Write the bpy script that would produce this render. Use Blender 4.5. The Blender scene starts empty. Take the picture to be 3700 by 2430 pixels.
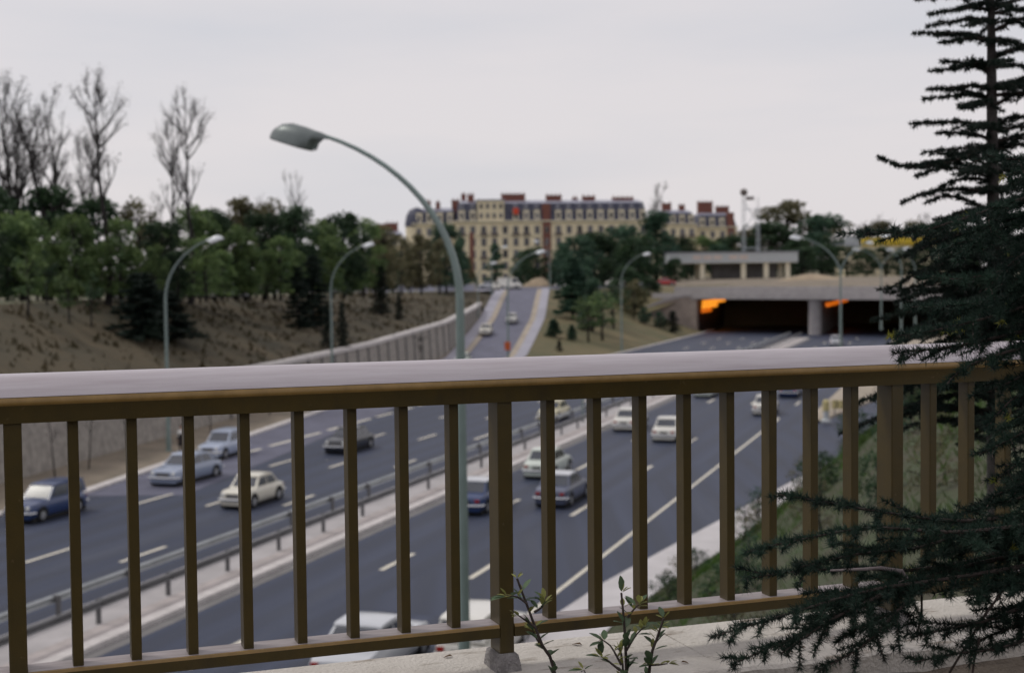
import bpy, bmesh, math, random
import numpy as np
from mathutils import Vector, Matrix

random.seed(7)
rng = np.random.default_rng(11)
SC = bpy.context.scene
COL = SC.collection
R = math.radians

# ------------------------------------------------------------------ camera
FPX, CX, CY, YH, ROLL = 5138.0, 1850.0, 1215.0, 980.0, 0.0105
EYE = Vector((0, 0, 10.5))
PITCH = math.atan((CY - YH) / FPX)
_R = Vector((1, 0, 0)); _F = Vector((0, math.cos(PITCH), -math.sin(PITCH))); _D = Vector((0, -math.sin(PITCH), -math.cos(PITCH)))
cX = _R * math.cos(ROLL) + _D * math.sin(ROLL)
cY = _R * math.sin(ROLL) - _D * math.cos(ROLL)
cam = bpy.data.cameras.new('camera')
cam.sensor_width = 36; cam.lens = FPX / 3700 * 36; cam.clip_start = 0.05; cam.clip_end = 8000
cam.dof.use_dof = True; cam.dof.focus_distance = 4.75; cam.dof.aperture_fstop = 3.3
co = bpy.data.objects.new('camera', cam); COL.objects.link(co)
m = Matrix.Identity(4)
for i in range(3):
    m[i][0] = cX[i]; m[i][1] = cY[i]; m[i][2] = -_F[i]; m[i][3] = EYE[i]
co.matrix_world = m
SC.camera = co

# ------------------------------------------------------------------ sky and sun (overcast)
SUN_EL, SUN_AZ = R(52), R(285)
w = bpy.data.worlds.new('World'); SC.world = w; w.use_nodes = True
nt = w.node_tree; nt.nodes.clear()
N = nt.nodes.new; LK = nt.links.new
out = N('ShaderNodeOutputWorld'); bg = N('ShaderNodeBackground'); LK(bg.outputs[0], out.inputs[0])
bg.inputs['Strength'].default_value = 0.1
sky = N('ShaderNodeTexSky'); sky.sky_type = 'NISHITA'; sky.sun_disc = False
sky.sun_elevation = SUN_EL; sky.sun_rotation = SUN_AZ; sky.dust_density = 2.0; sky.air_density = 1.0
tc = N('ShaderNodeTexCoord'); mp = N('ShaderNodeMapping'); LK(tc.outputs['Generated'], mp.inputs[0])
mp.inputs['Scale'].default_value = (1.0, 1.0, 5.5); mp.inputs['Location'].default_value = (3.1, 0.4, 0.2)
nz = N('ShaderNodeTexNoise'); nz.inputs['Scale'].default_value = 2.3; nz.inputs['Detail'].default_value = 6; nz.inputs['Roughness'].default_value = 0.5
LK(mp.outputs[0], nz.inputs['Vector'])
cr = N('ShaderNodeValToRGB'); LK(nz.outputs[0], cr.inputs[0])
cr.color_ramp.elements[0].position = 0.30; cr.color_ramp.elements[0].color = (6.8, 6.75, 7.15, 1)
cr.color_ramp.elements[1].position = 0.56; cr.color_ramp.elements[1].color = (7.75, 7.35, 7.5, 1)
mx = N('ShaderNodeMix'); mx.data_type = 'RGBA'; mx.inputs[0].default_value = 0.92
LK(sky.outputs[0], mx.inputs[6]); LK(cr.outputs[0], mx.inputs[7]); LK(mx.outputs[2], bg.inputs['Color'])
sl = bpy.data.lights.new('sun', 'SUN'); sl.energy = 1.1; sl.angle = R(14); sl.color = (1.0, 0.96, 0.88)
so = bpy.data.objects.new('sun', sl); COL.objects.link(so)
sd = Vector((math.sin(SUN_AZ) * math.cos(SUN_EL), math.cos(SUN_AZ) * math.cos(SUN_EL), math.sin(SUN_EL)))
so.rotation_euler = sd.to_track_quat('Z', 'Y').to_euler(); so.location = sd * 60 + EYE
SC.view_settings.view_transform = 'Standard'; SC.view_settings.look = 'None'
SC.view_settings.exposure = 0.0; SC.view_settings.gamma = 1.0; SC.view_settings.use_curve_mapping = False

# ------------------------------------------------------------------ helpers
def ray(px, py):
    x = px - CX; y = py - CY
    d = cX * x - cY * y + _F * FPX
    return d / d.y                      # scaled so that d.y = 1
def wp(px, py, dep):                    # a pixel at a known distance
    return EYE + ray(px, py) * dep
def gp(px, py, z):                      # a pixel on a known level
    d = ray(px, py); return EYE + d * ((z - EYE.z) / d.z)
HD = R(18)                              # heading of the motorway
def ST(s, t, z=0.0):
    return Vector((t * math.cos(HD) + s * math.sin(HD), s * math.cos(HD) - t * math.sin(HD), z))
def toST(x, y):
    return (x * math.sin(HD) + y * math.cos(HD), x * math.cos(HD) - y * math.sin(HD))
def lerp(a, b, f): return a + (b - a) * f
def interp(tab, v): return float(np.interp(v, [p[0] for p in tab], [p[1] for p in tab]))

class MB:
    def __init__(s): s.v = []; s.f = []
    def add(s, vs, fs):
        b = len(s.v); s.v += [tuple(p) for p in vs]; s.f += [tuple(b + i for i in q) for q in fs]; return s
    def box(s, c, d, rz=0.0, taper=1.0):
        cx, cy, cz = c; hx, hy, hz = d[0] / 2, d[1] / 2, d[2] / 2; vs = []
        for z, k in ((-hz, 1.0), (hz, taper)):
            for x, y in ((-hx, -hy), (hx, -hy), (hx, hy), (-hx, hy)):
                x *= k; y *= k
                vs.append((cx + x * math.cos(rz) - y * math.sin(rz), cy + x * math.sin(rz) + y * math.cos(rz), cz + z))
        return s.add(vs, [(3, 2, 1, 0), (4, 5, 6, 7), (0, 1, 5, 4), (1, 2, 6, 5), (2, 3, 7, 6), (3, 0, 4, 7)])
    def loft(s, rings, closed=True, cap=True):
        n = len(rings[0]); vs = [p for r in rings for p in r]; fs = []
        for i in range(len(rings) - 1):
            for j in range(n if closed else n - 1):
                k = (j + 1) % n
                fs.append((i * n + j, i * n + k, (i + 1) * n + k, (i + 1) * n + j))
        if cap and closed:
            fs.append(tuple(range(n - 1, -1, -1))); fs.append(tuple((len(rings) - 1) * n + j for j in range(n)))
        return s.add(vs, fs)
    def tube(s, pts, rad, n=6, cap=True, ref=None):
        pts = [Vector(p) for p in pts]; rings = []
        if not hasattr(rad, '__len__'): rad = [rad] * len(pts)
        for i, p in enumerate(pts):
            d = (pts[min(i + 1, len(pts) - 1)] - pts[max(i - 1, 0)])
            d = d.normalized() if d.length > 1e-9 else Vector((0, 0, 1))
            a = d.cross(Vector(ref) if ref else (Vector((0, 0, 1)) if abs(d.z) < 0.9 else Vector((1, 0, 0)))).normalized(); b = d.cross(a)
            rings.append([p + (a * math.cos(6.28319 * j / n) + b * math.sin(6.28319 * j / n)) * rad[i] for j in range(n)])
        return s.loft(rings, True, cap)
    def lathe(s, prof, n=16, c=(0, 0, 0)):
        return s.loft([[(c[0] + r * math.cos(6.28319 * j / n), c[1] + r * math.sin(6.28319 * j / n), c[2] + z) for j in range(n)] for r, z in prof])
    def ball(s, c, r, n=10, mth=7):
        rings = []
        for i in range(mth + 1):
            a = math.pi * (i / mth - 0.5) * 0.998
            rings.append([(c[0] + r[0] * math.cos(a) * math.cos(6.28319 * j / n), c[1] + r[1] * math.cos(a) * math.sin(6.28319 * j / n), c[2] + r[2] * math.sin(a)) for j in range(n)])
        return s.loft(rings)
    def mesh(s, name, smooth=False, angle=None):
        me = bpy.data.meshes.new(name); me.from_pydata(s.v, [], s.f); me.update()
        if smooth:
            me.polygons.foreach_set('use_smooth', [True] * len(me.polygons))
            if angle: me.set_sharp_from_angle(angle=angle)
        return me
    def build(s, name, mat, parent=None, smooth=False, angle=R(40)):
        return link(name, s.mesh(name, smooth, angle), mat, parent)

def link(name, me, mat=None, parent=None, loc=None, rz=None):
    if mat is not None and not me.materials: me.materials.append(mat)
    o = bpy.data.objects.new(name, me); COL.objects.link(o)
    if parent is not None: o.parent = parent
    if loc is not None: o.location = loc
    if rz is not None: o.rotation_euler = (0, 0, rz)
    return o
def tag(o, label, cat, group=None, kind=None):
    if label: o['label'] = label
    if cat: o['category'] = cat
    if group: o['group'] = group
    if kind: o['kind'] = kind
    return o
def thing(name, label, cat, loc=(0, 0, 0), rz=0.0, group=None):
    o = bpy.data.objects.new(name, None); COL.objects.link(o); o.location = loc; o.rotation_euler = (0, 0, rz)
    o.empty_display_size = 0.3
    return tag(o, label, cat, group)
def struct(o): o['kind'] = 'structure'; return o
def dup(o, parent=None, loc=None, rz=None, scale=None):
    c = o.copy(); COL.objects.link(c)
    if parent is not None: c.parent = parent
    if loc is not None: c.location = loc
    if rz is not None: c.rotation_euler = (c.rotation_euler[0], c.rotation_euler[1], rz)
    if scale is not None: c.scale = scale
    for ch in list(o.children): dup(ch, c)
    return c
def np_mesh(name, V, Q, k):                 # numpy verts (n,3), faces (m,k)
    me = bpy.data.meshes.new(name); V = np.asarray(V, 'f4'); Q = np.asarray(Q, 'i4')
    me.vertices.add(len(V)); me.vertices.foreach_set('co', V.ravel())
    me.loops.add(Q.size); me.loops.foreach_set('vertex_index', Q.ravel())
    me.polygons.add(len(Q)); me.polygons.foreach_set('loop_start', np.arange(0, Q.size, k, dtype='i4'))
    me.update(calc_edges=True); return me

# ------------------------------------------------------------------ materials
def mat(name, col, rough=0.8, var=0.15, scale=3.0, bump=0.0, metal=0.0, coat=0.0, spec=0.5, stretch=None, col2=None, det=5, objrand=0.0, lo=0.3, hi=0.7, bscale=None):
    ma = bpy.data.materials.new(name); ma.use_nodes = True; t = ma.node_tree; b = t.nodes['Principled BSDF']
    b.inputs['Roughness'].default_value = rough; b.inputs['Metallic'].default_value = metal
    b.inputs['Specular IOR Level'].default_value = spec
    if coat: b.inputs['Coat Weight'].default_value = coat; b.inputs['Coat Roughness'].default_value = 0.12
    c2 = col2 or tuple(x * (1 - var) for x in col); c1 = col if col2 else tuple(min(1, x * (1 + var)) for x in col)
    tc = t.nodes.new('ShaderNodeTexCoord'); mp = t.nodes.new('ShaderNodeMapping'); t.links.new(tc.outputs['Object'], mp.inputs[0])
    if stretch: mp.inputs['Scale'].default_value = stretch
    nz = t.nodes.new('ShaderNodeTexNoise'); nz.inputs['Scale'].default_value = scale; nz.inputs['Detail'].default_value = det
    nz.inputs['Roughness'].default_value = 0.62
    t.links.new(mp.outputs[0], nz.inputs['Vector'])
    cr = t.nodes.new('ShaderNodeValToRGB'); t.links.new(nz.outputs[0], cr.inputs[0])
    cr.color_ramp.elements[0].position = lo; cr.color_ramp.elements[0].color = (*c2, 1)
    cr.color_ramp.elements[1].position = hi; cr.color_ramp.elements[1].color = (*c1, 1)
    o = cr.outputs[0]
    if objrand:
        oi = t.nodes.new('ShaderNodeObjectInfo'); hs = t.nodes.new('ShaderNodeHueSaturation')
        mr = t.nodes.new('ShaderNodeMapRange'); mr.inputs[3].default_value = 1 - objrand; mr.inputs[4].default_value = 1 + objrand
        t.links.new(oi.outputs['Random'], mr.inputs[0]); t.links.new(mr.outputs[0], hs.inputs['Value'])
        t.links.new(o, hs.inputs['Color']); o = hs.outputs[0]
    t.links.new(o, b.inputs['Base Color'])
    if bump:
        bn = t.nodes.new('ShaderNodeTexNoise'); bn.inputs['Scale'].default_value = bscale or scale * 6; bn.inputs['Detail'].default_value = 4
        t.links.new(tc.outputs['Object'], bn.inputs['Vector'])
        bp = t.nodes.new('ShaderNodeBump'); bp.inputs['Strength'].default_value = bump; bp.inputs['Distance'].default_value = 0.05
        t.links.new(bn.outputs[0], bp.inputs['Height']); t.links.new(bp.outputs[0], b.inputs['Normal'])
    return ma
def leaf_mat(name, c1, c2, objrand=0.25, scale=0.35):
    ma = mat(name, c1, 0.6, col2=c2, scale=scale, objrand=objrand, spec=0.25, lo=0.35, hi=0.65)
    t = ma.node_tree; b = t.nodes['Principled BSDF']; o = b.inputs['Base Color'].links[0].from_socket
    tr = t.nodes.new('ShaderNodeBsdfTranslucent'); t.links.new(o, tr.inputs[0])
    mxs = t.nodes.new('ShaderNodeMixShader'); mxs.inputs[0].default_value = 0.3
    t.links.new(b.outputs[0], mxs.inputs[1]); t.links.new(tr.outputs[0], mxs.inputs[2])
    t.links.new(mxs.outputs[0], t.nodes['Material Output'].inputs[0]); return ma

M = {}
M['asphalt'] = mat('asphalt', (0.040, 0.052, 0.092), 0.62, col2=(0.025, 0.034, 0.064), scale=0.9, stretch=(1.0, 0.03, 1), lo=0.33, hi=0.68, bump=0.15, bscale=40, spec=0.35)
M['asphalt_ramp'] = mat('asphalt_ramp', (0.115, 0.118, 0.165), 0.65, 0.2, 0.6, bump=0.1, bscale=30, spec=0.3)
def layer(ma, kind, col, fac, **k):
    t = ma.node_tree; b = t.nodes['Principled BSDF']; o = b.inputs['Base Color'].links[0].from_socket
    tc = t.nodes.new('ShaderNodeTexCoord'); mp = t.nodes.new('ShaderNodeMapping'); t.links.new(tc.outputs['Object'], mp.inputs[0]); mp.inputs['Scale'].default_value = k.get('stretch', (1, 1, 1)); mp.inputs['Location'].default_value = k.get('loc', (0, 0, 0))
    if kind == 'wave':
        nz = t.nodes.new('ShaderNodeTexWave'); nz.inputs['Scale'].default_value = k['scale']; nz.inputs['Distortion'].default_value = .6; nz.inputs['Detail'].default_value = 2
    else:
        nz = t.nodes.new('ShaderNodeTexNoise'); nz.inputs['Scale'].default_value = k['scale']; nz.inputs['Detail'].default_value = 8; nz.inputs['Roughness'].default_value = .65
    t.links.new(mp.outputs[0], nz.inputs['Vector']); cr = t.nodes.new('ShaderNodeValToRGB'); t.links.new(nz.outputs[0], cr.inputs[0])
    cr.color_ramp.elements[0].position = k.get('lo', .4); cr.color_ramp.elements[0].color = (0, 0, 0, 1); cr.color_ramp.elements[1].position = k.get('hi', .8); cr.color_ramp.elements[1].color = (fac, fac, fac, 1)
    mx = t.nodes.new('ShaderNodeMix'); mx.data_type = 'RGBA'; t.links.new(cr.outputs[0], mx.inputs[0]); t.links.new(o, mx.inputs[6]); mx.inputs[7].default_value = (*col, 1)
    t.links.new(mx.outputs[2], b.inputs['Base Color'])
layer(M['asphalt'], 'wave', (0.024, 0.030, 0.050), .55, scale=.18, stretch=(1, .02, 1), loc=(.4, 0, 0))      # darkened wheel tracks
layer(M['asphalt'], 'noise', (0.064, 0.074, 0.105), .6, scale=.22, stretch=(1, .12, 1), lo=.55, hi=.7)          # paler worn patches
layer(M['asphalt'], 'noise', (0.02, 0.024, 0.036), .7, scale=.5, stretch=(1, .25, 1), lo=.62, hi=.72)          # stains
M['paint'] = mat('road_paint', (0.68, 0.64, 0.54), 0.7, col2=(0.42, 0.40, 0.36), scale=2.2, lo=0.25, hi=0.5)
M['kerb'] = mat('kerb_concrete', (0.55, 0.52, 0.51), 0.85, 0.16, 2.0, bump=0.2)
M['pavement'] = mat('pavement', (0.52, 0.50, 0.51), 0.85, 0.10, 0.7, bump=0.1)
M['pave_blue'] = mat('ramp_pavement', (0.33, 0.325, 0.38), 0.85, 0.12, 0.5)
M['sand'] = mat('sand', (0.36, 0.31, 0.25), 0.95, 0.22, 0.8, bump=0.4)
M['verge'] = mat('dusty_verge', (0.26, 0.215, 0.165), 0.95, col2=(0.14, 0.12, 0.09), scale=0.5, bump=0.5)
M['median'] = mat('median_gravel', (0.42, 0.38, 0.37), 0.95, 0.22, 1.1, bump=0.4)
M['soilbank'] = mat('dry_bank', (0.092, 0.069, 0.037), 0.95, col2=(0.038, 0.037, 0.022), scale=0.22, bump=0.8, bscale=2.5, det=9)
M['grass'] = mat('bank_grass', (0.036, 0.062, 0.018), 0.9, col2=(0.050, 0.038, 0.024), scale=0.9, bump=0.8, bscale=4, det=8)
M['goregrass'] = mat('gore_grass', (0.165, 0.128, 0.065), 0.95, col2=(0.075, 0.08, 0.036), scale=0.16, bump=0.6, bscale=2)
M['plateau'] = mat('plateau_ground', (0.16, 0.13, 0.085), 0.95, col2=(0.07, 0.09, 0.045), scale=0.12)
M['wall'] = mat('retaining_wall', (0.40, 0.37, 0.335), 0.9, col2=(0.20, 0.185, 0.17), scale=2.6, bump=0.5, bscale=3, det=8)
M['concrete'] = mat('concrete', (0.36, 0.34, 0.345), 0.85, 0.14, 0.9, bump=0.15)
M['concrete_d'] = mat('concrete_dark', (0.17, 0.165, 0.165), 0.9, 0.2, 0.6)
M['abut'] = mat('abutment_stone', (0.33, 0.275, 0.24), 0.9, 0.2, 0.5, bump=0.3)
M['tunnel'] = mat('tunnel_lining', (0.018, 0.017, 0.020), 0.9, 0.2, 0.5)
M['steel'] = mat('galvanised', (0.36, 0.38, 0.39), 0.5, 0.15, 2.0, metal=0.5)
M['steel_d'] = mat('weathered_steel', (0.14, 0.14, 0.145), 0.6, 0.2, 2.0, metal=0.3)
M['lamp_green'] = mat('lamp_paint', (0.17, 0.225, 0.215), 0.42, 0.12, 1.5, coat=0.25)
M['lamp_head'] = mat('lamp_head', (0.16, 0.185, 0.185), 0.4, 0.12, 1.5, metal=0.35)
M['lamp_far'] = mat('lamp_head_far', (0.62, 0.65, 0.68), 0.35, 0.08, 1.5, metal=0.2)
M['lens'] = mat('lamp_lens', (0.36, 0.38, 0.37), 0.2, 0.1, 3)
M['collar'] = mat('ochre_collar', (0.40, 0.26, 0.06), 0.5, 0.2, 8)
M['bark'] = mat('bark', (0.018, 0.015, 0.015), 0.95, 0.3, 3.0)
M['barkc'] = mat('cedar_bark', (0.060, 0.052, 0.050), 0.95, 0.35, 12.0, bump=0.5)
M['twig'] = mat('twig', (0.055, 0.040, 0.036), 0.8, 0.3, 30)
M['twig_pale'] = mat('pale_twig', (0.38, 0.32, 0.33), 0.8, 0.3, 40)
M['leafA'] = leaf_mat('leaf_spring', (0.165, 0.235, 0.080), (0.062, 0.112, 0.048))
M['leafB'] = leaf_mat('leaf_deep', (0.056, 0.100, 0.044), (0.016, 0.036, 0.022))
M['leafC'] = leaf_mat('leaf_olive', (0.165, 0.150, 0.078), (0.075, 0.078, 0.044))
M['leafD'] = leaf_mat('leaf_teal', (0.070, 0.135, 0.078), (0.028, 0.062, 0.045))
M['conif'] = leaf_mat('conifer_dark', (0.020, 0.034, 0.024), (0.010, 0.018, 0.014))
M['budtwig'] = leaf_mat('budding_twigs', (0.034, 0.029, 0.024), (0.020, 0.018, 0.016))
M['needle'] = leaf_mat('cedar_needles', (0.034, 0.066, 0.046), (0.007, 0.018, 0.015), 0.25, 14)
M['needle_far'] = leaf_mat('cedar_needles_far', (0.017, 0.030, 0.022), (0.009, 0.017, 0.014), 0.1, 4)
M['needle_tip'] = leaf_mat('cedar_new_growth', (0.32, 0.30, 0.05), (0.16, 0.19, 0.04), 0.1, 9)
M['shrub_leaf'] = leaf_mat('cotoneaster_leaf', (0.145, 0.205, 0.115), (0.06, 0.105, 0.062), 0.35, 20)
M['shrub_new'] = leaf_mat('cotoneaster_new', (0.34, 0.34, 0.11), (0.22, 0.24, 0.08), 0.2, 20)
M['cream'] = mat('cream_render', (0.72, 0.64, 0.46), 0.9, 0.12, 0.5)
M['cream_trim'] = mat('cream_trim', (0.74, 0.68, 0.53), 0.9, 0.08, 0.5)
M['slate'] = mat('slate', (0.050, 0.054, 0.090), 0.6, 0.25, 1.2)
M['zinc'] = mat('zinc_roof', (0.30, 0.31, 0.38), 0.5, 0.15, 0.6)
M['brick'] = mat('brick', (0.185, 0.075, 0.058), 0.9, 0.22, 1.5)
M['win'] = mat('window_glass', (0.10, 0.10, 0.115), 0.15, 0.3, 2, objrand=.7)
M['shutter'] = mat('window_frame', (0.30, 0.27, 0.23), 0.7, 0.15, 3)
M['balc'] = mat('balcony_iron', (0.13, 0.11, 0.10), 0.7, 0.2, 3)
M['red'] = mat('red_awning', (0.62, 0.07, 0.03), 0.8, 0.1, 2)
M['white'] = mat('white_panel', (0.46, 0.49, 0.51), 0.7, 0.06, 1)
M['palewall'] = mat('pale_parapet', (0.52, 0.53, 0.63), 0.8, 0.1, 1)
M['yellow'] = mat('yellow_panel', (0.70, 0.50, 0.04), 0.7, 0.1, 1)
M['paleyellow'] = mat('pale_yellow', (0.52, 0.45, 0.22), 0.7, 0.1, 1)
M['median_pave'] = mat('median_slab', (0.42, 0.40, 0.405), 0.85, 0.15, 0.7)
M['rubber'] = mat('rubber', (0.018, 0.018, 0.02), 0.8, 0.2, 5)
M['chrome'] = mat('chrome', (0.62, 0.63, 0.65), 0.22, 0.05, 5, metal=0.9)
M['hub'] = mat('hubcap', (0.45, 0.46, 0.47), 0.35, 0.1, 5, metal=0.6)
M['glassc'] = mat('car_glass', (0.050, 0.058, 0.075), 0.08, 0.15, 2, spec=0.8)
M['lampw'] = mat('headlamp_glass', (0.75, 0.76, 0.74), 0.15, 0.05, 5)
M['lampr'] = mat('tail_lamp', (0.35, 0.02, 0.015), 0.25, 0.1, 5)
M['under'] = mat('underbody', (0.012, 0.012, 0.013), 0.9, 0.2, 5)
M['soil'] = mat('bed_soil', (0.20, 0.165, 0.13), 0.98, col2=(0.10, 0.08, 0.062), scale=7, bump=0.9, bscale=40, det=9)
M['mound'] = mat('sand_pile', (0.34, 0.27, 0.19), 0.98, 0.2, 0.4)
M['skin'] = mat('skin', (0.45, 0.28, 0.2), 0.6, 0.05, 5)
M['cloth_d'] = mat('dark_coat', (0.018, 0.014, 0.016), 0.9, 0.2, 5)
M['cloth_w'] = mat('pale_shirt', (0.62, 0.62, 0.62), 0.85, 0.08, 5)
M['hair'] = mat('dark_hair', (0.02, 0.014, 0.01), 0.7, 0.2, 30)
M['orange'] = mat('orange_box', (0.50, 0.10, 0.02), 0.6, 0.1, 3)

def coping_mat():
    ma = mat('coping_concrete', (0.62, 0.585, 0.54), 0.9, col2=(0.52, 0.485, 0.44), scale=5, bump=0.35, bscale=70, det=9, lo=0.25, hi=0.6)
    t = ma.node_tree; b = t.nodes['Principled BSDF']; o = b.inputs['Base Color'].links[0].from_socket
    tc = t.nodes.new('ShaderNodeTexCoord'); mp = t.nodes.new('ShaderNodeMapping'); t.links.new(tc.outputs['Object'], mp.inputs[0])
    mp.inputs['Scale'].default_value = (1.2, 5.0, 1)
    nz = t.nodes.new('ShaderNodeTexNoise'); nz.inputs['Scale'].default_value = 2.6; nz.inputs['Detail'].default_value = 9; nz.inputs['Roughness'].default_value = 0.7
    t.links.new(mp.outputs[0], nz.inputs['Vector'])
    cr = t.nodes.new('ShaderNodeValToRGB'); t.links.new(nz.outputs[0], cr.inputs[0])
    cr.color_ramp.elements[0].position = 0.56; cr.color_ramp.elements[0].color = (0, 0, 0, 1)
    cr.color_ramp.elements[1].position = 0.68; cr.color_ramp.elements[1].color = (1, 1, 1, 1)
    mx = t.nodes.new('ShaderNodeMix'); mx.data_type = 'RGBA'; t.links.new(cr.outputs[0], mx.inputs[0])
    t.links.new(o, mx.inputs[6]); mx.inputs[7].default_value = (0.20, 0.155, 0.11, 1)
    t.links.new(mx.outputs[2], b.inputs['Base Color']); return ma
M['coping'] = coping_mat()
def rail_mat():
    ma = mat('bronze_paint', (0.074, 0.048, 0.0042), 0.5, col2=(0.048, 0.033, 0.0038), scale=9, bump=0.06, bscale=180, spec=0.5, det=9, lo=0.3, hi=0.75)
    b = ma.node_tree.nodes['Principled BSDF']
    b.inputs['Coat Weight'].default_value = 0.35; b.inputs['Coat Roughness'].default_value = 0.2; b.inputs['Coat IOR'].default_value = 1.5
    return ma
M['rail'] = rail_mat()
layer(M['rail'], 'noise', (0.20, 0.15, 0.085), .55, scale=38, lo=.64, hi=.78)
layer(M['rail'], 'noise', (0.020, 0.014, 0.008), .6, scale=6, stretch=(1, 1, .3), lo=.55, hi=.75)
M['railedge'] = mat('bronze_edge_highlight', (0.30, 0.185, 0.055), 0.45, col2=(0.20, 0.12, 0.03), scale=14)  # golden catch light on the rail edges, painted as a lighter bronze
M['railtop2'] = mat('sky_sheen_rail_top', (0.34, 0.30, 0.31), 0.5, col2=(0.22, 0.185, 0.18), scale=9, stretch=(1, 6, 6))  # sky reflection on the lower rail tops, painted as a pale colour
M['railtop'] = mat('sky_sheen_cap', (0.50, 0.465, 0.50), 0.5, col2=(0.40, 0.355, 0.385), scale=5, stretch=(0.5, 8, 8), bump=0.04, bscale=200, spec=0.5, coat=0.3)  # grazing sky reflection on the handrail top, painted as pale grey

# ================================================================== SETTING
def zplat_left(y): return interp([(20, 9.0), (102, 8.7), (160, 7.9), (228, 7.3), (300, 7.2)], y)
def zfar(x, y):
    f = min(1, max(0, (x - 20) / 25)); g = min(1, max(0, (y - 240) / 45))
    return 7.2 + f * g * 1.5
# ---- one ground sheet to the horizon, dropping below the cutting
def ground():
    xs = [-3000, -1500, -700, -300, -150, -90, -60, -44, -42, -20, 0, 30, 60, 78, 80, 100, 150, 300, 700, 1500, 3000]
    ys = [-800, -300, -100, -45, -43, 0, 60, 120, 180, 236, 262, 264, 285, 320, 400, 600, 1000, 2000, 4000]
    V = []; F = []
    for y in ys:
        for x in xs:
            if -43 < x < 79 and -44 < y < 263: z = -0.8
            elif y <= 236 and x < 0: z = zplat_left(max(y, 20)) - 0.15
            elif y < 263: z = 8.3 - 0.15
            else: z = zfar(x, y) - 0.15
            V.append((x, y, z))
    n = len(xs)
    for j in range(len(ys) - 1):
        for i in range(n - 1): F.append((j * n + i, j * n + i + 1, (j + 1) * n + i + 1, (j + 1) * n + i))
    struct(MB().add(V, F).build('ground', M['plateau']))
ground()

def sheet(name, rows, ma, smooth=True, jit=0.0, sub=1):
    """rows: list of polylines (same length) -> one sheet; sub splits the cross direction, jit roughens inside points"""
    out = []
    for a, b in zip(rows[:-1], rows[1:]):
        for k in range(sub):
            f = k / sub
            out.append([Vector(p).lerp(Vector(q), f) for p, q in zip(a, b)])
    out.append([Vector(p) for p in rows[-1]])
    if jit:
        for r in out[1:-1]:
            for p in r: p.z += random.uniform(-jit, jit)
    mb = MB(); mb.loft(out, closed=False)
    o = mb.build(name, ma, None, smooth, R(50)); return struct(o)

# ---- motorway (local axes: x = offset t, y = station s)
def stsheet(name, t0, t1, s0, s1, z, ma, n=8):
    mb = MB(); ss = np.linspace(s0, s1, n)
    mb.loft([[(t0, s, z), (t1, s, z)] for s in ss], closed=False)
    o = mb.build(name, ma); o.rotation_euler = (0, 0, -HD); return struct(o)
stsheet('motorway_road', -42.3, -10.4, -40, 420, 0.0, M['asphalt'], 24)

# ramp edges
RL = [(20, -28.0), (67.5, -20.7), (166, -5.5), (205, -2.3), (247, -0.5), (262, -0.2)]
RZ = [(0, 0.008), (150, 0.008), (166, 0.4), (180, 1.45), (235, 6.4), (247, 7.1), (256, 7.25), (300, 7.25)]
def rl(y): return interp(RL, y)
def rr(y): return rl(y) + 5.0
def rz(y): return interp(RZ, y)
ys = list(np.arange(67.5, 262.1, 4.5))
sheet('ramp_road', [[(rl(y), y, rz(y)) for y in ys], [(rr(y), y, rz(y)) for y in ys]], M['asphalt_ramp'])
def edge_strip(name, fx, o0, o1, h, ma, y0, y1, curb=True):
    yy = np.arange(y0, y1 + .1, 4.5); mb = MB()
    mb.loft([[(fx(y) + o0, y, rz(y) - 0.1), (fx(y) + o0, y, rz(y) + h), (fx(y) + o1, y, rz(y) + h), (fx(y) + o1, y, rz(y) - 0.1)] for y in yy], closed=False)
    return struct(mb.build(name, ma))
edge_strip('ramp_verge', rl, -0.75, -0.0, 0.10, M['sand'], 112, 255)
edge_strip('ramp_pavement', rl, -2.3, -0.76, 0.14, M['pave_blue'], 112, 258)
edge_strip('ramp_verge', rr, 0.0, 0.8, 0.10, M['sand'], 118, 255)
edge_strip('ramp_pavement', rr, 0.81, 2.1, 0.14, M['pave_blue'], 118, 258)
# left kerb of the motorway and of the merging lane
yy = np.arange(67.5, 112.1, 4)
kl = [Vector((rl(y), y, 0)) for y in yy]
kl0 = [ST(s, -40.5) for s in np.arange(-40, 56, 6)]
kpts = kl0 + kl
def kerb(name, pts, wdt, h, ma, side=-1):
    mb = MB(); rings = []
    for i, p in enumerate(pts):
        d = (pts[min(i + 1, len(pts) - 1)] - pts[max(i - 1, 0)]).normalized(); nrm = Vector((d.y, -d.x, 0)) * side
        rings.append([p + Vector((0, 0, -0.1)), p + Vector((0, 0, h - .02)), p + nrm * 0.03 + Vector((0, 0, h)), p + nrm * wdt + Vector((0, 0, h)), p + nrm * wdt + Vector((0, 0, -0.1))])
    mb.loft(rings, closed=False); return struct(mb.build(name, ma))
kerb('left_kerb', kpts, 0.55, 0.13, M['kerb'])
# wall line and verge in front of it
WX = lambda y: min(-24.8 + (y - 71.6) * 0.1738, rl(y) - 2.45) if y > 150 else -24.8 + (y - 71.6) * 0.1738
WZ = lambda y: interp([(0, 3.5), (72, 3.5), (112, 3.3), (137, 3.45), (170, 4.3), (190, 4.85), (214, 5.55)], y)
vy = list(np.arange(16, 214.5, 6.0))
def kerb_x(y):
    if y >= 67.5: return rl(y) - 0.5
    s = (y + (-40.5) * math.sin(HD)) / math.cos(HD); return ST(s, -40.5).x - 0.5
sheet('left_verge', [[(WX(y) - 0.1, y, max(0.35, rz(y) + .1)) for y in vy], [(kerb_x(y) if y < 112 else rl(y) - 2.28, y, 0.11 if y < 112 else rz(y) + 0.11) for y in vy]], M['verge'], sub=4, jit=0.06)
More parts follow.
